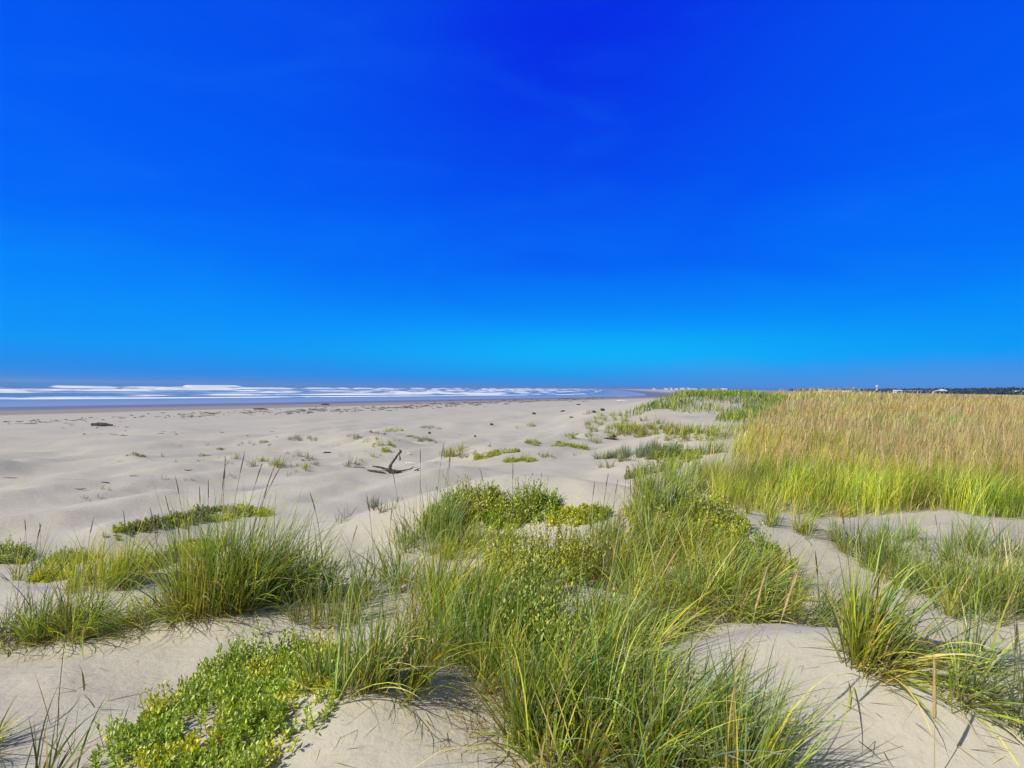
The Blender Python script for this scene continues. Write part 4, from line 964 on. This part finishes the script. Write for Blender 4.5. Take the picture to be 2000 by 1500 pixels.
def house(px, dist, w, h, d, roofh, roofmat, label, lift=0.0, group='distant white houses', gable_front=False, windows=3):
    x, y = far_xy(px, dist); z = float(terrain(x, y)) + lift
    r = empty('white_house', (x, y, z)); r.rotation_euler.z = -math.atan2(x, y)
    V, F = box(-w / 2, w / 2, -d / 2, d / 2, -1 - lift, h); mesh_obj('wall', V, F, M_WHITE, r)
    e = .5
    if gable_front:
        V = np.array([(-w / 2 - e, -d / 2 - e, h), (w / 2 + e, -d / 2 - e, h), (0, -d / 2 - e, h + roofh), (-w / 2 - e, d / 2 + e, h), (w / 2 + e, d / 2 + e, h), (0, d / 2 + e, h + roofh)]); F = [(0, 1, 2), (5, 4, 3), (0, 2, 5, 3), (2, 1, 4, 5), (0, 3, 4, 1)]
    else:
        V = np.array([(-w / 2 - e, -d / 2 - e, h), (w / 2 + e, -d / 2 - e, h), (w / 2 + e, d / 2 + e, h), (-w / 2 - e, d / 2 + e, h), (-w / 2 - e, 0, h + roofh), (w / 2 + e, 0, h + roofh)]); F = [(3, 2, 1, 0), (0, 1, 5, 4), (2, 3, 4, 5), (1, 2, 5), (3, 0, 4)]
    mesh_obj('roof', V, F, roofmat, r)
    for i in range(windows):
        cx = -w / 2 + w * (i + .5) / windows
        V, F = box(cx - w / windows * .16, cx + w / windows * .16, -d / 2 - .05, -d / 2 + .1, h * .35, h * .7); mesh_obj('window', V, F, M_GLASS, r)
    return tag(r, label, 'house', group)
house(1603, 1500, 9, 2.8, 8, 1.4, M_ROOFW, 'tallest block at the left end of the long white row', lift=2)
house(1633, 1500, 60, 1.6, 8, 1.2, M_ROOFG, 'long low white row beside the dark woods', lift=2.2, windows=10)
house(1753, 1250, 13, 2.0, 8, 1.4, M_ROOFW, 'white house left of the long pale roof', lift=1.8)
house(1777, 1250, 28, 1.2, 8, 1.0, M_ROOFW, 'long pale roofed house in the woods right of the mast', lift=2.2, windows=5)
house(1806, 1180, 15, 1.0, 8, 1.2, M_ROOFW, 'small low pale house left of the big gable', lift=2)
house(1840, 1050, 22, 2.2, 12, 3.4, M_ROOFW, 'large white gabled house before the woods', lift=.8, gable_front=True)
house(1884, 1000, 12, 1.0, 8, 1.0, M_ROOFG, 'barely seen low house right of the big gable', lift=.3)
house(2002, 950, 22, 1.2, 9, 2.0, M_ROOFW, 'pale roof at the right edge among the woods', lift=1.6)
for (px, w, h, rh, lb) in [(1277, 10, 5, 2, 'leftmost tiny house of the hazy shore town'), (1301, 14, 5, 2, 'second tiny house of the hazy shore town'), (1311, 8, 8, 2, 'narrow tall house of the hazy shore town'), (1321, 12, 6, 2, 'squat house left of the brightest block in the shore town'),
                      (1333, 18, 9, 2, 'brightest block of the hazy shore town'), (1345, 11, 9, 2, 'tall house right of the brightest block'), (1356, 22, 6, 2, 'long house in the middle of the shore town'), (1374, 16, 5, 2, 'lone house past the long one'), (1396, 20, 4, 2, 'faint low house near the right of the shore town'), (1414, 22, 7, 3, 'rightmost gabled house of the shore town')]:
    house(px, 2600, w * 1.1, h * .62, 10, rh, M_ROOFW, lb, lift=.6, group='houses of the far shore town')
x, y = far_xy(1713, 1700); z = float(terrain(x, y)); r = empty('water_tower', (x, y, z))
V, F = tube([(0, 0, 0), (0, 0, 11), (0, 0, 12), (0, 0, 13)], [1.1, .8, .9, 1.6], 10); mesh_obj('tower_stem', V, F, M_WHITE, r)
V, F = tube([(0, 0, 12.6), (0, 0, 13.6), (0, 0, 15), (0, 0, 16.6), (0, 0, 17.4)], [1.4, 2.2, 2.4, 2.0, .4], 12); mesh_obj('tank', V, F, M_WHITE, r)
tag(r, 'slender white water tower rising over the distant woods', 'tower')

m, nt, N, L = new_mat('sea_air')
pv = N('ShaderNodeVolumePrincipled'); pv.inputs['Density'].default_value = .00017; pv.inputs['Color'].default_value = (.30, .62, 1, 1); pv.inputs['Anisotropy'].default_value = .2
L(pv.outputs[0], N('ShaderNodeOutputMaterial').inputs['Volume'])
V, F = box(-17000, 17000, -17000, 17000, -9, 22)
tag(mesh_obj('haze', V, F, m), 'thin blue sea haze over the far shore', 'haze', kind='stuff')

# ------------------------------------------------------------------ light and sky
SUN_AZ, SUN_EL = 240.0, 42.0          # clockwise from straight ahead
w = bpy.data.worlds.new('World'); SC.world = w; w.use_nodes = True
nt = w.node_tree; nt.nodes.clear(); N, L = nt.nodes.new, nt.links.new
sky = N('ShaderNodeTexSky'); sky.sky_type = 'NISHITA'; sky.sun_disc = False
sky.sun_elevation = R(SUN_EL); sky.sun_rotation = R(SUN_AZ); sky.air_density = 1.0; sky.dust_density = .6; sky.ozone_density = 1.5
tc = N('ShaderNodeTexCoord').outputs['Generated']
sep = N('ShaderNodeSeparateXYZ'); L(tc, sep.inputs[0])
X, Y, Z = sep.outputs
el = val(nt, N, L, 'MULTIPLY', val(nt, N, L, 'ARCSINE', Z), 180 / math.pi / 50.0, clamp=True)       # 0..1 over 0..50 degrees
az = val(nt, N, L, 'ARCTAN2', X, Y)
# wispy high veil: soft streaks in the blue
mp = N('ShaderNodeMapping'); mp.inputs['Rotation'].default_value = (0, R(-24), 0); mp.inputs['Scale'].default_value = (1.2, 1.2, 4.2); L(tc, mp.inputs[0])
veil = noise(N, L, mp.outputs[0], 1.9, 7, .52, .9)
elw = val(nt, N, L, 'ADD', el, val(nt, N, L, 'MULTIPLY', val(nt, N, L, 'SUBTRACT', veil, .5), smooth_map(N, L, el, .04, .3, .02, .26)))
def srgb(r, g, b): return tuple((v / 255 / 12.92) if v <= 10 else ((v / 255 + .055) / 1.055) ** 2.4 for v in (r, g, b))
base = ramp(N, L, elw, [(0, srgb(62, 136, 222)), (.02, srgb(30, 138, 232)), (.06, srgb(2, 150, 248)), (.13, srgb(0, 140, 252)), (.22, srgb(0, 114, 250)), (.36, srgb(0, 94, 248)), (.58, srgb(2, 84, 240)), (.80, srgb(8, 84, 232))])
# deepest blue where the sky is most polarised, ahead and high
dx = val(nt, N, L, 'SUBTRACT', az, R(6)); a2 = val(nt, N, L, 'DIVIDE', val(nt, N, L, 'MULTIPLY', dx, dx), .17)
dz = val(nt, N, L, 'SUBTRACT', elw, .60); z2 = val(nt, N, L, 'DIVIDE', val(nt, N, L, 'MULTIPLY', dz, dz), .10)
core = val(nt, N, L, 'EXPONENT', val(nt, N, L, 'MULTIPLY', val(nt, N, L, 'ADD', a2, z2), -1.0))
core = val(nt, N, L, 'MULTIPLY', core, smooth_map(N, L, veil, .30, .58, 1.0, .72))
c = mixc(N, L, val(nt, N, L, 'MULTIPLY', core, .95), base, srgb(5, 40, 228))
mp2 = N('ShaderNodeMapping'); mp2.inputs['Rotation'].default_value = (R(8), R(14), 0); mp2.inputs['Scale'].default_value = (1.0, 1.0, 4.2); L(tc, mp2.inputs[0])
wisp = noise(N, L, mp2.outputs[0], 2.6, 8, .6, 1.4)
c = mixc(N, L, val(nt, N, L, 'MULTIPLY', smooth_map(N, L, wisp, .44, .85, 0, .20), smooth_map(N, L, el, .1, .25)), c, srgb(28, 124, 246))
# bright cyan pool low over the far beach
dx = val(nt, N, L, 'SUBTRACT', az, R(9)); a3 = val(nt, N, L, 'DIVIDE', val(nt, N, L, 'MULTIPLY', dx, dx), .17)
dz = val(nt, N, L, 'SUBTRACT', el, .065); z3 = val(nt, N, L, 'DIVIDE', val(nt, N, L, 'MULTIPLY', dz, dz), .0022)
pool = val(nt, N, L, 'EXPONENT', val(nt, N, L, 'MULTIPLY', val(nt, N, L, 'ADD', a3, z3), -1.0))
c = mixc(N, L, val(nt, N, L, 'MULTIPLY', pool, .85), c, srgb(0, 182, 252))
# violet haze low on the right
hz = val(nt, N, L, 'MULTIPLY', smooth_map(N, L, az, R(2), R(36)), smooth_map(N, L, val(nt, N, L, 'ADD', el, val(nt, N, L, 'MULTIPLY', val(nt, N, L, 'SUBTRACT', veil, .5), .05)), .065, .005))
c = mixc(N, L, val(nt, N, L, 'MULTIPLY', hz, .8), c, srgb(92, 152, 226))
c10 = mixc(N, L, 1.0, c, (10, 10, 10), 'MULTIPLY')
up = smooth_map(N, L, Z, .62, .80, 0, 1)
skyc = mixc(N, L, up, c10, sky.outputs[0])
bk = smooth_map(N, L, Y, -.15, .25, 1, 0)
skyc = mixc(N, L, bk, skyc, sky.outputs[0])
bg = N('ShaderNodeBackground'); bg.inputs['Strength'].default_value = .10; L(skyc, bg.inputs[0])
wo = N('ShaderNodeOutputWorld'); L(bg.outputs[0], wo.inputs[0])

sd = bpy.data.lights.new('sun', 'SUN'); sun = bpy.data.objects.new('sun', sd); COL.objects.link(sun)
sd.energy = 4.9; sd.angle = R(.53); sd.color = (1, .93, .80)
S = Vector((math.sin(R(SUN_AZ)) * math.cos(R(SUN_EL)), math.cos(R(SUN_AZ)) * math.cos(R(SUN_EL)), math.sin(R(SUN_EL))))
sun.rotation_euler = S.to_track_quat('Z', 'Y').to_euler(); sun.location = (-20, -12, 20)

SC.view_settings.view_transform = 'Standard'; SC.view_settings.look = 'None'; SC.view_settings.gamma = 1; SC.view_settings.exposure = 0.0
SC.cycles.max_bounces = 6; SC.cycles.diffuse_bounces = 3; SC.cycles.transmission_bounces = 3; SC.cycles.glossy_bounces = 2
